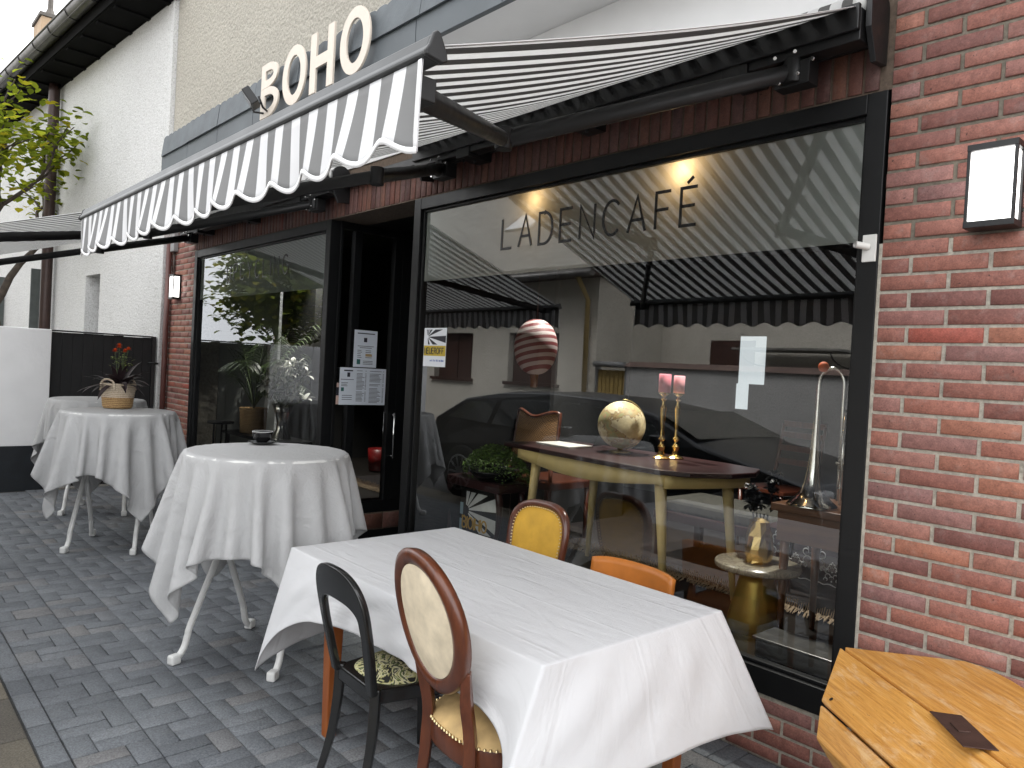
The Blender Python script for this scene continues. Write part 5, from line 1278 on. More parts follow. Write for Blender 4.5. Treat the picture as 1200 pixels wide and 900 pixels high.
# striped paper balloon ornament
bl = thing('balloon_ornament', 'red and white striped oval balloon ornament hanging behind the window', 'ornament', (-3.60, .62, 1.46))
m, n, out = nt('red_white_bands'); tc = n.nodes.new('ShaderNodeTexCoord'); sx_ = n.nodes.new('ShaderNodeSeparateXYZ'); L(n, tc.outputs['Object'], sx_.inputs[0])
k = mth(n, 'GREATER_THAN', mth(n, 'FRACT', mth(n, 'MULTIPLY', mth(n, 'ADD', sx_.outputs[2], mth(n, 'MULTIPLY', sx_.outputs[0], -.28)), 21)), .5)
bsdf(n, out, Base_Color=mixc(n, k, (.13, .02, .022), (.36, .30, .29)), Roughness=.6)
m_ = MB(); m_.lathe([(.145*math.sin(PI*q/20)**.9, -.185*math.cos(PI*q/20)) for q in range(21)], (-3.62, .62, 1.67), 32, caps=False); m_.build('balloon', m, bl)
m_ = MB(); m_.lathe([(.03, 0), (.022, -.09), (.0, -.09)], (-3.62,   .62, 1.49), 12, caps=False); m_.tube([(-3.62, .62, 1.85), (-3.62, .62, 2.89)], .0012, 4)
for a in range(0, 360, 45): m_.tube([(-3.62+.035*math.cos(R(a)), .62+.035*math.sin(R(a)), 1.53), (-3.62+.028*math.cos(R(a)), .62+.028*math.sin(R(a)), 1.50)], .0015, 4)
m_.build('basket', brown, bl, fixn=False)
# dark wood chairs further inside
def inner_chair(x, y, rz, label):
    t = thing('chair', label, 'chair', (x, y, FZ+.012), rz, 'dark red wooden chairs inside the cafe')
    rw_ = wood_mat('red_brown_wood', (.06, .014, .008), (.13, .035, .016), .3, (6, 6, 1), 5, .3)
    m_ = MB(); m_.prism([(-.19, -.19), (.19, -.19), (.21, .20), (-.21, .20)], (0, 0, .42), (1, 0, 0), (0, 1, 0), (0, 0, .03)); m_.build('seat', rw_, t, bevel=.006, local=True)
    for sx in (-1, 1):
        m_ = MB(); m_.tube([(sx*.18, -.18, .45), (sx*.18, -.27, .90)], [.016, .014], 8); m_.tube([(sx*.18, -.18, .45), (sx*.18, -.20, 0)], [.016, .013], 8); m_.build('leg', rw_, t, local=True)
        m_ = MB(); m_.tube([(sx*.18, .18, .42), (sx*.18, .18, 0)], [.016, .013], 8); m_.build('leg', rw_, t, local=True)
    m_ = MB()
    for z, yy in ((.60, -.21), (.70, -.23), (.80, -.25), (.88, -.27)): m_.box((-.18, yy-.01, z), (.18, yy+.006, z+.045))
    m_.build('backrest', rw_, t, bevel=.003, local=True); return t
inner_chair(-2.75, 1.35+.95, R(170), 'dark red slatted chair farther back in the cafe, left one'); inner_chair(-1.75, 2.4, R(190), 'dark red slatted chair farther back in the cafe, right one')
# left room: console, wicker basket with palm, silver vase with lilies, round table
cs = thing('console_table', 'low black console table behind the left window', 'table', (-7.6, .52, FZ))
m_ = MB(); m_.box((-8.25, .34, .655), (-6.9, .74, .685)); m_.build('tabletop', black, cs, bevel=.003)
for lx in (-8.2, -6.95):
    for ly in (.38, .70):
        m_ = MB(); m_.box((lx-.02, ly-.02, FZ), (lx+.02, ly+.02, .655)); m_.build('leg', black, cs)
wk = thing('palm_basket', 'tan wicker basket with a palm behind the left window', 'plant basket', (-8.0, .52, .686))
m_ = MB(); pr = [(0, 0), (.13, 0)]
for k in range(1, 15): pr.append((.13+.014*k/14+(.004 if k % 2 else 0), .27*k/14))
pr += [(.13, .27), (.11, .05), (0, .05)]; m_.lathe(pr, (-7.86, .52, .687), 28, caps=False); m_.build('basket', weave('wicker', (.22, .12, .05), (.50, .32, .15)), wk)
m_ = MB(); stm = MB(); rd = random.Random(31)
for k in range(19):
    a = rd.uniform(0, 2*PI); ln = rd.uniform(.62, 1.0); e = rd.uniform(.8, 1.4); p = Vector((-7.86, .52, .95)); d = Vector((math.cos(a)*math.cos(e), math.sin(a)*math.cos(e)*.55, math.sin(e))); path = [p.copy()]
    for s in range(14):
        p = p+d*(ln*1.35/14); d = (d+Vector((0, 0, -.10))).normalized(); p.y = min(max(p.y, .12), .95); path.append(p.copy())
        if s > 3:
            sd = d.cross(Vector((0, 0, 1))).normalized()
            for q in (-1, 1):
                for o_ in (0, .5):
                    leaf_pts(m_, p-d*(ln*1.35/14)*o_, (sd*q+d*.8+Vector((0, 0, -.25))), .22*math.sin(PI*(s-2)/13)+.06, .010, 1.0, 4, 0, rd.random())
    stm.tube(path, interp([.006]*7+[.002]*8, 1)[:len(path)], 5)
m_.build('frond', mat('palm_leaf', (.040, .065, .018), .45, 0, .4, 20), wk, fixn=False); stm.build('stem', grleaf, wk)
sv = thing('silver_vase', 'silver cone vase with white lilies behind the left window', 'vase', (-7.12, .50, .686))
m_ = MB(); m_.lathe([(0, 0), (.10, 0), (.095, .015), (.055, .10), (.048, .17), (.070, .27), (.105, .36), (.100, .36), (.04, .2), (0, .18)], (-7.12, .50, .687), 32, caps=False); m_.build('vase_body', silver, sv)
lf = MB(); pt = MB(); sk = MB(); rd = random.Random(8)
for k in range(34):
    x, y, z = -7.12+rd.uniform(-.34, .30), .48+rd.uniform(-.13, .16), 1.10+rd.uniform(-.03, .36)
    sk.tube([(-7.12, .50, 1.0), (x*.5-7.12*.5, y*.5+.25, z*.55+.44), (x, y, z)], .004, 5)
    ax = Vector((rd.uniform(-1, 1), rd.uniform(-1, .1), rd.uniform(-.2, 1))).normalized(); q = ax.to_track_quat('Z', 'Y')
    for j in range(6):
        a = 2*PI*j/6; d = q @ Vector((math.cos(a), math.sin(a), .9)); leaf_pts(pt, (x, y, z), d, .115, .026, 1.2, 5, 0, rd.random())
for k in range(40):
    a = rd.uniform(0, 2*PI); leaf_pts(lf, (-7.12+rd.uniform(-.3, .3), .5+rd.uniform(-.1, .1), 1.06+rd.uniform(0, .25)), (math.cos(a), math.sin(a)*.4, rd.uniform(0, 1)), .13, .016, .8, 5)
pt.build('lily', mat('white_petal', (.70, .70, .64), .5), sv, fixn=False); lf.build('leaves', mat('lily_leaf', (.09, .14, .04), .5), sv, fixn=False); sk.build('stem', grleaf, sv)
ec_ = MB()
for k in range(130):
    a = rd.uniform(0, 2*PI); leaf_pts(ec_, (-6.83+rd.uniform(-.09, .09), .50+rd.uniform(-.06, .06), 1.36+rd.uniform(-.10, .12)), (math.cos(a), math.sin(a)*.6, rd.uniform(-.3, 1)), .035, .012, .5, 2)
ec_.tube([(-6.84, .5, 1.32), (-6.90, .5, 1.15), (-7.08, .5, 1.0)], .007, 5); ec_.build('dark_sprig', mat('dark_green_sprig', (.016, .026, .010), .6), sv, fixn=False)
rt_ = thing('round_stool', 'small round black stool at the left end of the left window', 'stool', (-7.93, .20, .353))
m_ = MB(); m_.lathe([(0, .43), (.13, .43), (.135, .44), (.13, .455), (0, .455)], (-7.93, .20, .353), 28, caps=False); m_.build('seat', black, rt_)
for a in (30, 150, 270):
    m_ = MB(); m_.tube([(-7.93+.07*math.cos(R(a)), .20+.07*math.sin(R(a)), .785), (-7.93+.095*math.cos(R(a)), .20+.075*math.sin(R(a)), .353)], .010, 8); m_.build('leg', black, rt_)
m_ = MB(); m_.lathe([(0, 0), (.12, 0), (.14, .24), (.13, .24), (0, .1)], (-7.2, 1.72, .313), 24, caps=False); tag(m_.build('red_bucket', mat('red_enamel', (.16, .008, .008), .35)), 'red bucket standing inside behind the entrance side glass', 'bucket')
# pendant lamps glowing behind the frosted film
glow = emat('warm_bulb', (1.0, .62, .22), 5)
for (x, z, e, lab) in ((-2.09, 2.47, 1.6, 'warm glowing pendant bulb behind the frosted strip above the last letters'), (-3.075, 2.465, .8, 'warm glowing pendant bulb behind the frosted strip above the middle letters')):
    t = thing('pendant_lamp', lab, 'lamp', (x, .30, z), 0, 'warm pendant bulbs behind the frosted strip')
    m_ = MB(); m_.lathe([(.028*math.sin(PI*k/12), -.028*math.cos(PI*k/12)) for k in range(13)], (x, .14, z), 16, caps=False); m_.build('bulb', glow, t)
    m_ = MB(); m_.tube([(x, .14, z+.025), (x, .14, z+.08)], .013, 10); m_.tube([(x, .14, z+.08), (x, .36, 2.9)], .003, 5); m_.build('cord', black, t)
    ld = bpy.data.lights.new('pendant_light', 'POINT'); ld.energy = e*.35; ld.color = (1, .62, .30); ld.shadow_soft_size = .02
    lo = bpy.data.objects.new('pendant_light', ld); COL.objects.link(lo); lo.location = (x, .10, z-.0)

# unseen fill spots added to brighten the goods behind the glass
for i, (x, y, e, lab) in enumerate(((-3.4, 1.0, 26, 'round white ceiling downlight added above the desk to brighten the goods'), (-2.1, 1.0, 19, 'round white ceiling downlight added above the side table and trombone to brighten them'), (-7.3, .95, 16, 'round white ceiling downlight added above the lilies in the left window to brighten them'))):
    t = thing('fill_lamp', lab, 'lamp', (x, y, 2.86), 0, 'added fill spots inside the shop windows')
    m_ = MB(); m_.lathe([(.05, .012), (.06, .0), (.065, .0), (.065, .035), (.05, .035)], (x, y, 2.86), 20); m_.build('housing', whitep, t)
    ld = bpy.data.lights.new('fill_light', 'SPOT'); ld.energy = e*5.0; ld.color = (1, .96, .90); ld.spot_size = R(78); ld.spot_blend = .6; ld.shadow_soft_size = .06
    lo = bpy.data.objects.new('fill_light', ld); COL.objects.link(lo); lo.location = (x, y, 2.84)
# ================================================================== NEIGHBOUR HOUSE (turned by 3.5 degrees towards the street)
NC = Vector((-9.1, -.10, 0)); nd = Vector((-1, -.061, 0)).normalized(); nn_ = Vector((.061, -1, 0)).normalized()
def NP(s, t, z): return NC+nd*s+nn_*t+Vector((0, 0, z))      # s along the front, t out to the street
nh = thing('white_house', 'white rough rendered house with wide dark eaves and zinc gutter beyond the cafe', 'house', (-12.5, 1.5, 0))
def nbox(mb, s0, s1, t0, t1, z0, z1, mi=0):
    P = [NP(s, t, z) for z in (z0, z1) for s, t in ((s0, t0), (s1, t0), (s1, t1), (s0, t1))]
    b = mb.add(P)
    for q in ((0, 3, 2, 1), (4, 5, 6, 7), (0, 1, 5, 4), (1, 2, 6, 5), (2, 3, 7, 6), (3, 0, 4, 7)): mb.face([b+i for i in q], None, 0, False, mi)
ZE = 5.52; SL = 20.0
# openings: (s0,s1,z0,z1)
ops = [(2.18, 2.80, 1.30, 2.51), (5.05, 5.72, 1.35, 2.66), (7.6, 8.3, 1.35, 2.66), (10.4, 11.1, 1.35, 2.66)]
m_ = MB(); s_prev = 0
for s0, s1, z0, z1 in ops:
    nbox(m_, s_prev, s0, -.35, 0, 0, ZE); nbox(m_, s0, s1, -.35, 0, 0, z0); nbox(m_, s0, s1, -.35, 0, z1, ZE); s_prev = s1
nbox(m_, s_prev, SL, -.35, 0, 0, ZE); nbox(m_, .0, .35, -7.5, -.35, 0, ZE)
m_.build('house_wall', white_r, nh)
for s0, s1, z0, z1 in ops:
    m_ = MB(); nbox(m_, s0+.06, s1-.06, -.30, -.29, z0+.06, z1-.06, 1)
    for q in ((s0, s0+.06), (s1-.06, s1)): nbox(m_, q[0], q[1], -.32, -.27, z0, z1)
    nbox(m_, s0+.06, s1-.06, -.32, -.27, z0, z0+.06); nbox(m_, s0+.06, s1-.06, -.32, -.27, z1-.06, z1)
    nw = m_.build('window', [mat('grey_window_frame', (.10, .10, .10), .5), mat('dark_glazing', (.010, .011, .012), .08)], nh)
shut = mat('grey_shutter', (.075, .085, .082), .6)
for s0, s1, z0, z1 in ops[1:]:
    m_ = MB(); nbox(m_, s0-.055, s0-.015, .01, .17, z0-.04, z1+.06); m_.build('shutter', shut, nh, bevel=.004)
m_ = MB(); nbox(m_, -.0, SL+.3, -.1, .42, ZE-.01, ZE+.10); nbox(m_, -.25, SL+.3, -.02, .02, ZE-.02, ZE)
s = .1
while s < SL:
    nbox(m_, s, s+.09, .0, .40, ZE-.035, ZE-.011); s += .62
nbox(m_, -.0, SL+.3, .421, .44, ZE+.0, ZE+.18)
m_.build('eaves', mat('dark_stained_boards', (.004, .004, .004), .9, 0, .3, 5, spec=.1), nh)
m_ = MB(); a_ = [NP(-.0, .50, ZE+.22), NP(SL+.3, .50, ZE+.22), NP(SL+.3, -3.6, ZE+3.0), NP(-.0, -3.6, ZE+3.0)]; b_ = m_.add(a_+[p+Vector((0, 0, .12)) for p in a_])
for q in ((0, 3, 2, 1), (4, 5, 6, 7), (0, 1, 5, 4), (1, 2, 6, 5), (2, 3, 7, 6), (3, 0, 4, 7)): m_.face([b_+i for i in q])
m_.build('roof', mat('dark_roof_tiles', (.05, .045, .042), .8, 0, .3, 6), nh)
m_ = MB(); gs = []
gr_ = .10
sec = [(math.cos(R(a))*gr_, math.sin(R(a))*gr_) for a in range(180, 361, 15)]
def gut(a, b):
    i = a*(len(sec)-1); k = min(int(i), len(sec)-2); f = i-k; u, v = sec[k][0]*(1-f)+sec[k+1][0]*f, sec[k][1]*(1-f)+sec[k+1][1]*f
    return NP((SL+.3)*b, .52+u, ZE+.22+v)
zinc = mat('weathered_zinc', (.13, .125, .12), .42, .55, .3, 4, .1, 40, rvar=.25)
m_.grid(gut, 24, 40); m_.tube([NP(-.0, .52+gr_+.004, ZE+.225), NP(SL+.3, .52+gr_+.004, ZE+.225)], .011, 8)
m_.tube([NP(-.0, .58, ZE+.12), NP(SL+.3, .58, ZE+.12)], .004, 6); m_.build('gutter', zinc, nh, solid=.004, fixn=False)
m_ = MB(); s = .35
while s < SL:
    P = [NP(s, .52+math.cos(R(a))*(gr_+.006), ZE+.22+math.sin(R(a))*(gr_+.006)) for a in range(180, 361, 15)]; m_.tube(P, .008, 6); s += .78
m_.build('gutter_bracket', mat('dark_bracket', (.03, .03, .03), .5, .5), nh)
m_ = MB(); SP = 4.36
m_.tube(smoothpath([NP(SP, .11, ZE-.02), NP(SP, .11, ZE-.8)], 5)+[NP(SP, .11, 2.0), NP(SP, .11, .1)], .078, 14)
m_.build('downpipe', mat('brown_steel', (.040, .022, .018), .4, .3, .2, 8), nh, bevel=0)
# corner render strip
m_ = MB(); nbox(m_, -.001, .02, -.099, .0, 0, ZE-.03); 
# garden wall and gate, across the pavement end
gw = thing('garden_wall', 'low white plastered wall with black base at the left edge', 'wall', (-9.15, -2.2, 0))
m_ = MB(); m_.box((-9.34, -3.6, .455), (-9.10, -1.165, 1.675)); m_.build('wall_body', mat('white_painted_wall', (.78, .78, .78), .8, 0, .05, 2.2, .6, 5, .012), gw, bevel=.006)
m_ = MB(); m_.box((-9.35, -3.6, -.05), (-9.09, -1.16, .454)); m_.build('wall_base', mat('black_base_paint', (.009, .012, .016), .5, 0, .3, 9, .4, 8, .008), gw)
gt_ = thing('gate', 'black board gate between the white wall and the white house', 'gate', (-9.15, -.65, 0))
m_ = MB(); y = -1.155
while y < -.16:
    m_.box((-9.19, y, .10), (-9.165+random.uniform(0, .003), min(y+.098, -.16), 1.655+random.uniform(-.004, .004))); y += .10
m_.build('board', mat('black_board', (.0045, .0045, .005), .65, 0, .3, 12, .2), gt_, bevel=.002)
m_ = MB(); m_.box((-9.215, -1.16, .30), (-9.19, -.15, .36)); m_.box((-9.215, -1.16, 1.40), (-9.19, -.15, 1.46)); m_.box((-9.20, -1.16, 1.66), (-9.15, -.15, 1.675)); m_.box((-9.20, -.16, 0), (-9.14, -.12, 1.67)); m_.box((-9.2, -1.16, -.04), (-9.12, -.12, .08)); m_.build('gate_frame', black, gt_)
m_ = MB(); m_.tube([(-9.14, -.19, 1.37), (-9.10, -.19, 1.37), (-9.10, -.10, 1.365)], .011, 8); m_.build('latch', black, gt_)
m_ = MB(); m_.box((-9.12, -1.16, -.011), (-9.02, -.11, .010)); struct(m_.build('threshold_kerb', mat('threshold_concrete', (.22, .21, .19), .9)))

# ================================================================== TREES
def tree(label, base, segs, seed, leafcol, nleaf, crown, leafsize, group=None, trunk_r=.12, lens=None):
    t = thing('street_tree', label, 'tree', base); rd = random.Random(seed); base = Vector(base)
    tb = MB(); tips = []
    def grow(p, d, ln, r, dep):
        P = [p.copy()]; rr = [r]; n = 5
        for i in range(n):
            d = (d+Vector((rd.uniform(-.22, .22), rd.uniform(-.22, .22), rd.uniform(-.08, .16)))).normalized(); p = p+d*(ln/n); P.append(p.copy()); rr.append(r*(1-.4*(i+1)/n))
        tb.tube(P, rr, 8 if dep < 2 else 5, dep == 0)
        if dep >= segs: tips.extend(P[2:]); return
        if dep >= segs-2: tips.extend(P[3:])
        for k in range(3 if dep < 2 else rd.choice((2, 3))):
            a = rd.uniform(0, 2*PI); s = Vector((math.cos(a), math.sin(a), rd.uniform(-.1, .7))); nd_ = (d*.75+s*rd.uniform(.5, .95)).normalized()
            grow(p if k else P[-2], nd_, (lens[dep]*rd.uniform(.8, 1.15) if lens else ln*rd.uniform(.50, .74)), r*.58, dep+1)
    grow(base, Vector((.04, .02, 1)), crown[0], trunk_r, 0)
    tb.build('trunk', mat('dark_bark', (.055, .042, .032), .9, 0, .4, 14, .8, 40, .01), t)
    lv = MB()
    for k in range(nleaf):
        p = rd.choice(tips)+Vector((rd.gauss(0, crown[1]), rd.gauss(0, crown[1]), rd.gauss(0, crown[1])))
        a = rd.uniform(0, 2*PI); s = leafsize*rd.uniform(.6, 1.2); d = Vector((math.cos(a), math.sin(a), rd.uniform(-.7, .3)))
        leaf_pts(lv, p, d, s, s*.46, .6, 3, 0, rd.random(), .2)
    m, n, out = nt('leaf_'+str(seed)); c = ramp(n, attr(n), [(0, tuple(x*.45 for x in leafcol)), (.5, leafcol), (.85, (leafcol[0]*1.6, leafcol[1]*1.35, leafcol[2])), (1, (leafcol[0]*1.9, leafcol[1]*1.2, leafcol[2]*.8))])
    d_ = n.nodes.new('ShaderNodeBsdfDiffuse'); t_ = n.nodes.new('ShaderNodeBsdfTranslucent'); x_ = n.nodes.new('ShaderNodeMixShader'); L(n, c, d_.inputs[0]); L(n, c, t_.inputs[0]); x_.inputs[0].default_value = .4
    L(n, d_.outputs[0], x_.inputs[1]); L(n, t_.outputs[0], x_.inputs[2]); L(n, x_.outputs[0], out.inputs[0])
    lv.build('crown', m, t, fixn=False); return t
tree('slender street tree with yellow green leaves in front of the white house', (-12.9, -1.12, 0), 4, 21, (.21, .27, .03), 1700, (2.5, .16), .13, trunk_r=.10, lens=(1.15, .85, .60, .35))
tree('broad street tree across the road with a forked dark trunk', (-20.0, -6.9, 0), 5, 14, (.12, .16, .025), 6500, (1.75, .5), .24, trunk_r=.19)

# ================================================================== CHURCH GABLE FAR BEHIND
cg = thing('church_gable', 'sandstone church gable with stone finials far behind the gutter', 'church', (-53, 6, 0))
sand = mat('sandstone', (.36, .26, .17), .9, 0, .25, .8)
m_ = MB(); m_.box((-55, 5.55, 0), (-52.6, 8.6, 21.0)); m_.build('gable_wall', sand, cg, bevel=.05)
m_ = MB(); m_.box((-55.1, 5.45, 21.0), (-52.5, 8.7, 21.2)); m_.build('coping', mat('dark_stone', (.10, .09, .08), .9), cg)
for yy, zz, sc_ in ((6.05, 21.2, 1.0), (8.0, 20.2, .9)):
    m_ = MB(); m_.lathe([(.30*sc_, 0), (.16*sc_, .4*sc_), (.14*sc_, 1.5*sc_), (.28*sc_, 1.7*sc_), (.36*sc_, 1.9*sc_), (.2*sc_, 2.1*sc_), (.30*sc_, 2.4*sc_), (.1*sc_, 2.8*sc_)], (-52.9, yy, zz), 8, smooth=False)
    if zz < 21: m_.box((-53.0, yy-.5, zz+1.9), (-52.8, yy+.5, zz+2.15)); m_.box((-53.0, yy-.35, zz+.9), (-52.8, yy+.35, zz+1.1))
    m_.build('finial', mat('dark_stone', (.10, .09, .08), .9), cg)

# ================================================================== THE OTHER SIDE OF THE STREET (seen mirrored in the shop windows)
YO = -8.3
beige = render_mat('beige_rough_render', (.66, .62, .54), 22, .8, .02, .2)
tile = mat('grey_brown_roof_tiles', (.20, .19, .17), .8, 0, .3, 5, .8, 9, .05); tile_r = mat('red_brown_coping_tiles', (.13, .085, .07), .8, 0, .3, 5)
ha = thing('low_house', 'low beige rendered house with tiled roof and brown shuttered windows across the street', 'house', (-14, YO, 0))
opn = [(-15.4, -13.9, 1.27, 2.35), (-12.62, -11.05, 1.27, 2.35)]
m_ = MB(); xp = -24.0
for a, b, z0, z1 in opn:
    m_.box((xp, YO-.3, 0), (a, YO, 3.45)); m_.box((a, YO-.3, 0), (b, YO, z0)); m_.box((a, YO-.3, z1), (b, YO, 3.45)); xp = b
m_.box((xp, YO-.3, 0), (-10.0, YO, 3.45)); m_.box((-10.3, YO-7, 0), (-10.0, YO-.3, 3.45)); m_.build('house_wall', beige, ha)
for a, b, z0, z1 in opn:
    m_ = MB(); m_.box((a, YO-.22, z0), ((a+b)/2-.02, YO-.16, z1)); m_.box(((a+b)/2+.02, YO-.22, z0), (b, YO-.16, z1)); m_.box((a-.08, YO-.2, z0-.07), (b+.08, YO+.07, z0)); m_.build('window', mat('brown_shutter', (.050, .020, .014), .55), ha)
m_ = MB(); m_.box((-24.2, YO-.3, 3.45), (-9.8, YO+.45, 3.56)); m_.build('eaves', mat('dark_eaves', (.05, .03, .025), .7), ha)
m_ = MB(); q_ = [(-24.2, YO+.5, 3.5), (-9.8, YO+.5, 3.5), (-9.8, YO-4.4, 7.4), (-24.2, YO-4.4, 7.4)]; b_ = m_.add(q_+[(a, b, c+.14) for a, b, c in q_])
for q in ((0, 3, 2, 1), (4, 5, 6, 7), (0, 1, 5, 4), (1, 2, 6, 5), (2, 3, 7, 6), (3, 0, 4, 7)): m_.face([b_+i for i in q])
m_.build('roof', tile, ha)
m_ = MB(); m_.prism([(-.45, 0), (.45, 0), (.45, .75), (-.45, .75)], (-13.8, YO-1.15, 4.94), (1, 0, 0), (0, -.782, .623), (0, .05, .06)); m_.build('skylight', mat('skylight_glass', (.5, .53, .55), .1), ha)
m_ = MB(); m_.tube([(-24.2, YO+.56, 3.46), (-9.7, YO+.56, 3.46)], .07, 10); m_.build('gutter', zinc, ha)
m_ = MB(); m_.tube([(-10.15, YO+.5, 3.42), (-10.2, YO+.1, 3.0), (-10.2, YO+.08, .05)], .05, 10); m_.build('downpipe', mat('ochre_pipe', (.36, .26, .10), .5), ha)
hb_ = thing('gable_house', 'tall beige gabled house across the street behind the coping wall', 'house', (-5, -11, 0))
m_ = MB(); P = [(-11.0, 0), (-5.4, 0), (-5.4, 5.2), (-8.2, 7.6), (-11.0, 5.2)]; m_.prism(P, (0, -10.4, 0), (1, 0, 0), (0, 0, 1), (0, -6, 0)); m_.build('house_wall', beige, hb_)
m_ = MB(); m_.box((-8.75, -10.42, 1.85), (-7.75, -10.38, 2.35)); m_.build('window', mat('brown_shutter', (.050, .020, .014), .55), hb_)
for x0, z0, x1, z1 in ((-11.5, 4.9, -8.2, 7.72), (-4.9, 4.9, -8.2, 7.72)):
    m_ = MB(); m_.prism([(x0, z0), (x1, z1), (x1, z1+.15), (x0, z0+.15)], (0, -10.1, 0), (1, 0, 0), (0, 0, 1), (0, -6.4, 0)); m_.build('roof', tile, hb_)
hc = thing('pale_house', 'pale house farther right across the street', 'house', (0, -13, 0))
m_ = MB(); m_.box((-5.2, -19, 0), (3.5, -12.2, 3.0)); m_.build('house_wall', white_s, hc); m_ = MB(); m_.box((-5.4, -19.2, 3.0), (3.7, -12, 3.2)); m_.build('roof', tile, hc)
cpw = thing('coping_wall', 'pale garden wall with tile coping across the street', 'wall', (-4, YO, 0))
m_ = MB(); m_.box((-9.2, YO-.25, 0), (8, YO, 1.70)); m_.build('wall_body', render_mat('grey_white_render', (.55, .54, .52), 22, .8, .02, .25), cpw)
m_ = MB(); x = -9.25
while x < 8:
    m_.prism([(-.34, .0), (.06, .0), (-.14, .10)], (x, YO, 1.70), (0, 1, 0), (0, 0, 1), (.215, 0, 0)); x += .22
m_.build('coping', tile_r, cpw)
yg = thing('slat_gate', 'yellowish wooden slat gate across the street', 'gate', (-9.6, YO, 0))
m_ = MB(); x = -9.95
while x < -9.25: m_.box((x, YO-.08, .1), (x+.085, YO-.05, 1.62)); x += .105
m_.build('slat', mat('yellow_wood', (.36, .25, .08), .6), yg)
m_ = MB(); m_.box((-9.99, YO-.12, 0), (-9.955, YO, 1.7)); m_.box((-9.245, YO-.12, 0), (-9.205, YO, 1.7)); m_.tube([(-9.98, YO+.05, 1.73), (-9.22, YO+.05, 1.73)], .06, 10); m_.build('gate_frame', mat('grey_metal', (.2, .2, .2), .5), yg)
ca = thing('iron_canopy', 'small wrought iron porch canopy across the street', 'canopy', (-6, YO-1.6, 2))
m_ = MB(); m_.box((-7.6, -10.35, 2.12), (-5.6, -9.3, 2.16)); m_.build('canopy_roof', tile, ca)
m_ = MB()
for xx in (-7.5, -5.8): m_.tube([(xx, -10.35, 1.85)]+[(xx, -10.35+.9*math.sin(R(a)), 1.85+.25*(1-math.cos(R(a)))) for a in range(0, 91, 15)], .015, 6)
m_.build('scroll_bracket', black, ca)
ww = thing('white_yard_wall', 'smooth white yard wall across the street near the broad tree', 'wall', (-24, -9.3, 0))
m_ = MB(); m_.box((-29.5, -9.6, 0), (-24.05, -9.4, 2.02)); m_.build('wall_body', white_s, ww)
vn = thing('far_house', 'pale pink house with a row of windows behind the yard wall', 'house', (-30, -20, 0))
m_ = MB(); m_.box((-42, -22, 0), (-23, -16, 8.2)); m_.build('house_wall', mat('pale_pink_render', (.58, .49, .45), .9, 0, .1, 1), vn)
for k in range(6):
    m_ = MB(); m_.box((-41+k*2.5, -16.0, 1.9), (-39.4+k*2.5, -15.97, 2.9)); m_.build('window', mat('dark_glazing', (.010, .011, .012), .08), vn)
m_ = MB(); m_.prism([(-22.5, 8.2), (-19, 10.4), (-15.5, 8.2)], (-42.3, 0, 0), (0, 1, 0), (0, 0, 1), (19.6, 0, 0)); m_.build('roof', tile, vn)
# parked dark car beside the photographer, mirrored in the big window
car = thing('parked_car', 'dark parked car at the kerb, seen mirrored in the big window', 'car', (-5.9, -3.5, -.035))
paint = mat('dark_car_paint', (.010, .011, .014), .3, 0, .05, 4, coat=.1, spec=.35)
cgl = mat('car_glass', (.02, .024, .026), .04, 0, .05, spec=.9)
prof = [(-7.55, .35), (-7.60, .60), (-7.55, .92), (-7.15, 1.18), (-6.6, 1.27), (-5.8, 1.31), (-5.0, 1.29), (-4.35, 1.20), (-3.75, .97), (-3.3, .88), (-2.75, .76), (-2.62, .55), (-2.66, .33)]
def hw(z): return .86-.02*abs(z-.6)-(.22*max(0, z-.92)/.4)
def cs_(mb, P, y_in=0., name=None):
    rows = []
    for s in (1, -1):
        rows.append([(x, -3.5+s*hw(z), z-.035) for x, z in P])
    return rows
m_ = MB(); n_ = len(prof); rows = []
for k in range(13):
    f = -1+2*k/12; rows.append(m_.add([(x, -3.5+f*hw(z)*(1 if abs(f) < .99 else .985), z-.035+.035*(1-f*f)*(z > .8)) for x, z in prof]))
for k in range(12):
    for i in range(n_-1): m_.face((rows[k]+i, rows[k]+i+1, rows[k+1]+i+1, rows[k+1]+i), None, 0, True)
def sidez(i): return prof[i]
for rr in (rows[0], rows[-1]):
    m_.face([rr+i for i in range(n_)])
m_.box((-7.4, -4.3, .15), (-2.8, -2.72, .33)); m_.build('body', paint, car, bevel=.02)
for s in (1, -1):
    m_ = MB()
    for Pq in ([(-7.3, .95), (-7.05, 1.14), (-6.55, 1.20), (-6.55, .93)], [(-6.47, .93), (-6.47, 1.21), (-5.62, 1.25), (-5.62, .92)], [(-5.54, .92), (-5.54, 1.25), (-4.95, 1.23), (-4.3, 1.12), (-3.95, .94)]):
        a = m_.add([(x, -3.5+s*(hw(z)+.006), z-.035) for x, z in Pq]); m_.face([a+i for i in range(len(Pq))])
    m_.build('side_window', cgl, car, fixn=False)
m_ = MB(); a = m_.add([(-3.80, -3.5-.74, .99), (-3.80, -3.5+.74, .99), (-4.32, -3.5+.64, 1.20), (-4.32, -3.5-.64, 1.20)]); m_.face([a, a+1, a+2, a+3]); m_.build('windscreen', cgl, car, fixn=False)
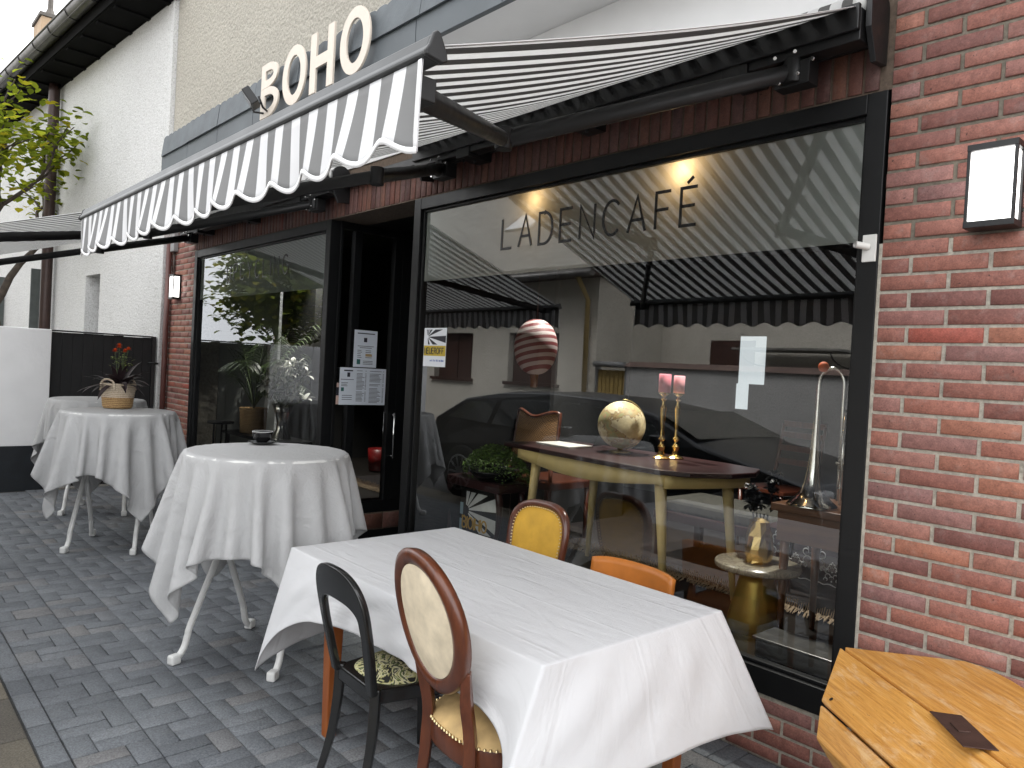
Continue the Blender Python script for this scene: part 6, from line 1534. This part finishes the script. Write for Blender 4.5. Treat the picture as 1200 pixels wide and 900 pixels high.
for s in (1, -1):
    for wx in (-6.95, -3.4):
        m_ = MB(); m_.lathe([(.16, -.10), (.30, -.10), (.315, -.07), (.315, .07), (.30, .10), (.16, .10)], (wx, -3.5+s*.80, .28), 32, axis='y'); wo = m_.build('wheel', mat('tyre_rubber', (.02, .02, .02), .8), car)
        m_ = MB()
        for q in range(10):
            a = 2*PI*q/10; m_.tube([(wx+.03*math.cos(a), -3.5+s*.905, .28+.03*math.sin(a)), (wx+.20*math.cos(a), -3.5+s*.90, .28+.20*math.sin(a))], .013, 6)
        m_.lathe([(.05, -.01), (.05, .01)], (wx, -3.5+s*.905, .28), 16, axis='y'); m_.lathe([(.19, -.012), (.21, -.012), (.21, .012), (.19, .012)], (wx, -3.5+s*.90, .28), 28, axis='y', caps=False); m_.build('rim', mat('rim_metal', (.32, .32, .33), .3, .9), wo)
    m_ = MB(); m_.cbox((-4.1, -3.5+s*.92, .95), (.12, .16, .10)); m_.build('wing_mirror', paint, car, bevel=.03)
    m_ = MB(); m_.cbox((-2.72, -3.5+s*.62, .64), (.12, .26, .10)); m_.build('headlight', mat('lamp_glass', (.5, .5, .5), .1), car, bevel=.03)

# ================================================================== SKY, SUN, CAMERA
w_ = bpy.data.worlds.new('World'); scene.world = w_; w_.use_nodes = True
n = w_.node_tree; n.nodes.clear()
sky = n.nodes.new('ShaderNodeTexSky'); sky.sky_type = 'NISHITA'; sky.sun_disc = False
SE, SR = R(60), R(8)
sky.sun_elevation = SE; sky.sun_rotation = SR; sky.air_density = 1.2; sky.dust_density = 6; sky.ozone_density = .6
hs = n.nodes.new('ShaderNodeHueSaturation'); hs.inputs['Saturation'].default_value = .06; hs.inputs['Value'].default_value = 1.0
L(n, sky.outputs[0], hs.inputs['Color'])
# even out the dome towards a white overcast
mx = n.nodes.new('ShaderNodeMix'); mx.data_type = 'RGBA'; mx.inputs[0].default_value = .6; mx.inputs[7].default_value = (12.0, 12.2, 12.5, 1)
L(n, hs.outputs[0], mx.inputs[6])
bgn = n.nodes.new('ShaderNodeBackground'); bgn.inputs[1].default_value = .12; L(n, mx.outputs[2], bgn.inputs[0])
wo_ = n.nodes.new('ShaderNodeOutputWorld'); L(n, bgn.outputs[0], wo_.inputs[0])
sl_ = bpy.data.lights.new('sun', 'SUN'); sl_.energy = 1.5; sl_.angle = R(20); sl_.color = (1, .97, .93)
so = bpy.data.objects.new('sun', sl_); COL.objects.link(so)
# Nishita azimuth: rotation measured from +Y towards +X
sd = Vector((math.sin(SR)*math.cos(SE), math.cos(SR)*math.cos(SE), math.sin(SE)))
so.rotation_euler = sd.to_track_quat('Z', 'Y').to_euler(); so.location = (0, 0, 20)
cd = bpy.data.cameras.new('camera'); cam = bpy.data.objects.new('camera', cd); COL.objects.link(cam)
cd.sensor_fit = 'HORIZONTAL'; cd.sensor_width = 36; cd.lens = 26.4; cd.clip_start = .05; cd.clip_end = 500
yaw, pit, rol = R(48.035), R(-.998), R(3.109)
fwd = Vector((-math.sin(yaw)*math.cos(pit), math.cos(yaw)*math.cos(pit), math.sin(pit))); rgt = Vector((math.cos(yaw), math.sin(yaw), 0)); upv = rgt.cross(fwd)
r2 = rgt*math.cos(rol)+upv*math.sin(rol); u2 = -rgt*math.sin(rol)+upv*math.cos(rol)
cam.matrix_world = Matrix(((r2.x, u2.x, -fwd.x, CAM.x), (r2.y, u2.y, -fwd.y, CAM.y), (r2.z, u2.z, -fwd.z, CAM.z), (0, 0, 0, 1)))
scene.camera = cam
vs = scene.view_settings; vs.view_transform = 'Standard'; vs.look = 'None'; vs.gamma = 1; vs.use_curve_mapping = False; vs.exposure = 1.48
scene.render.engine = 'CYCLES'
cy = scene.cycles; cy.max_bounces = 8; cy.diffuse_bounces = 4; cy.glossy_bounces = 4; cy.transparent_max_bounces = 16; cy.transmission_bounces = 4; cy.use_denoising = True; cy.sample_clamp_indirect = 6
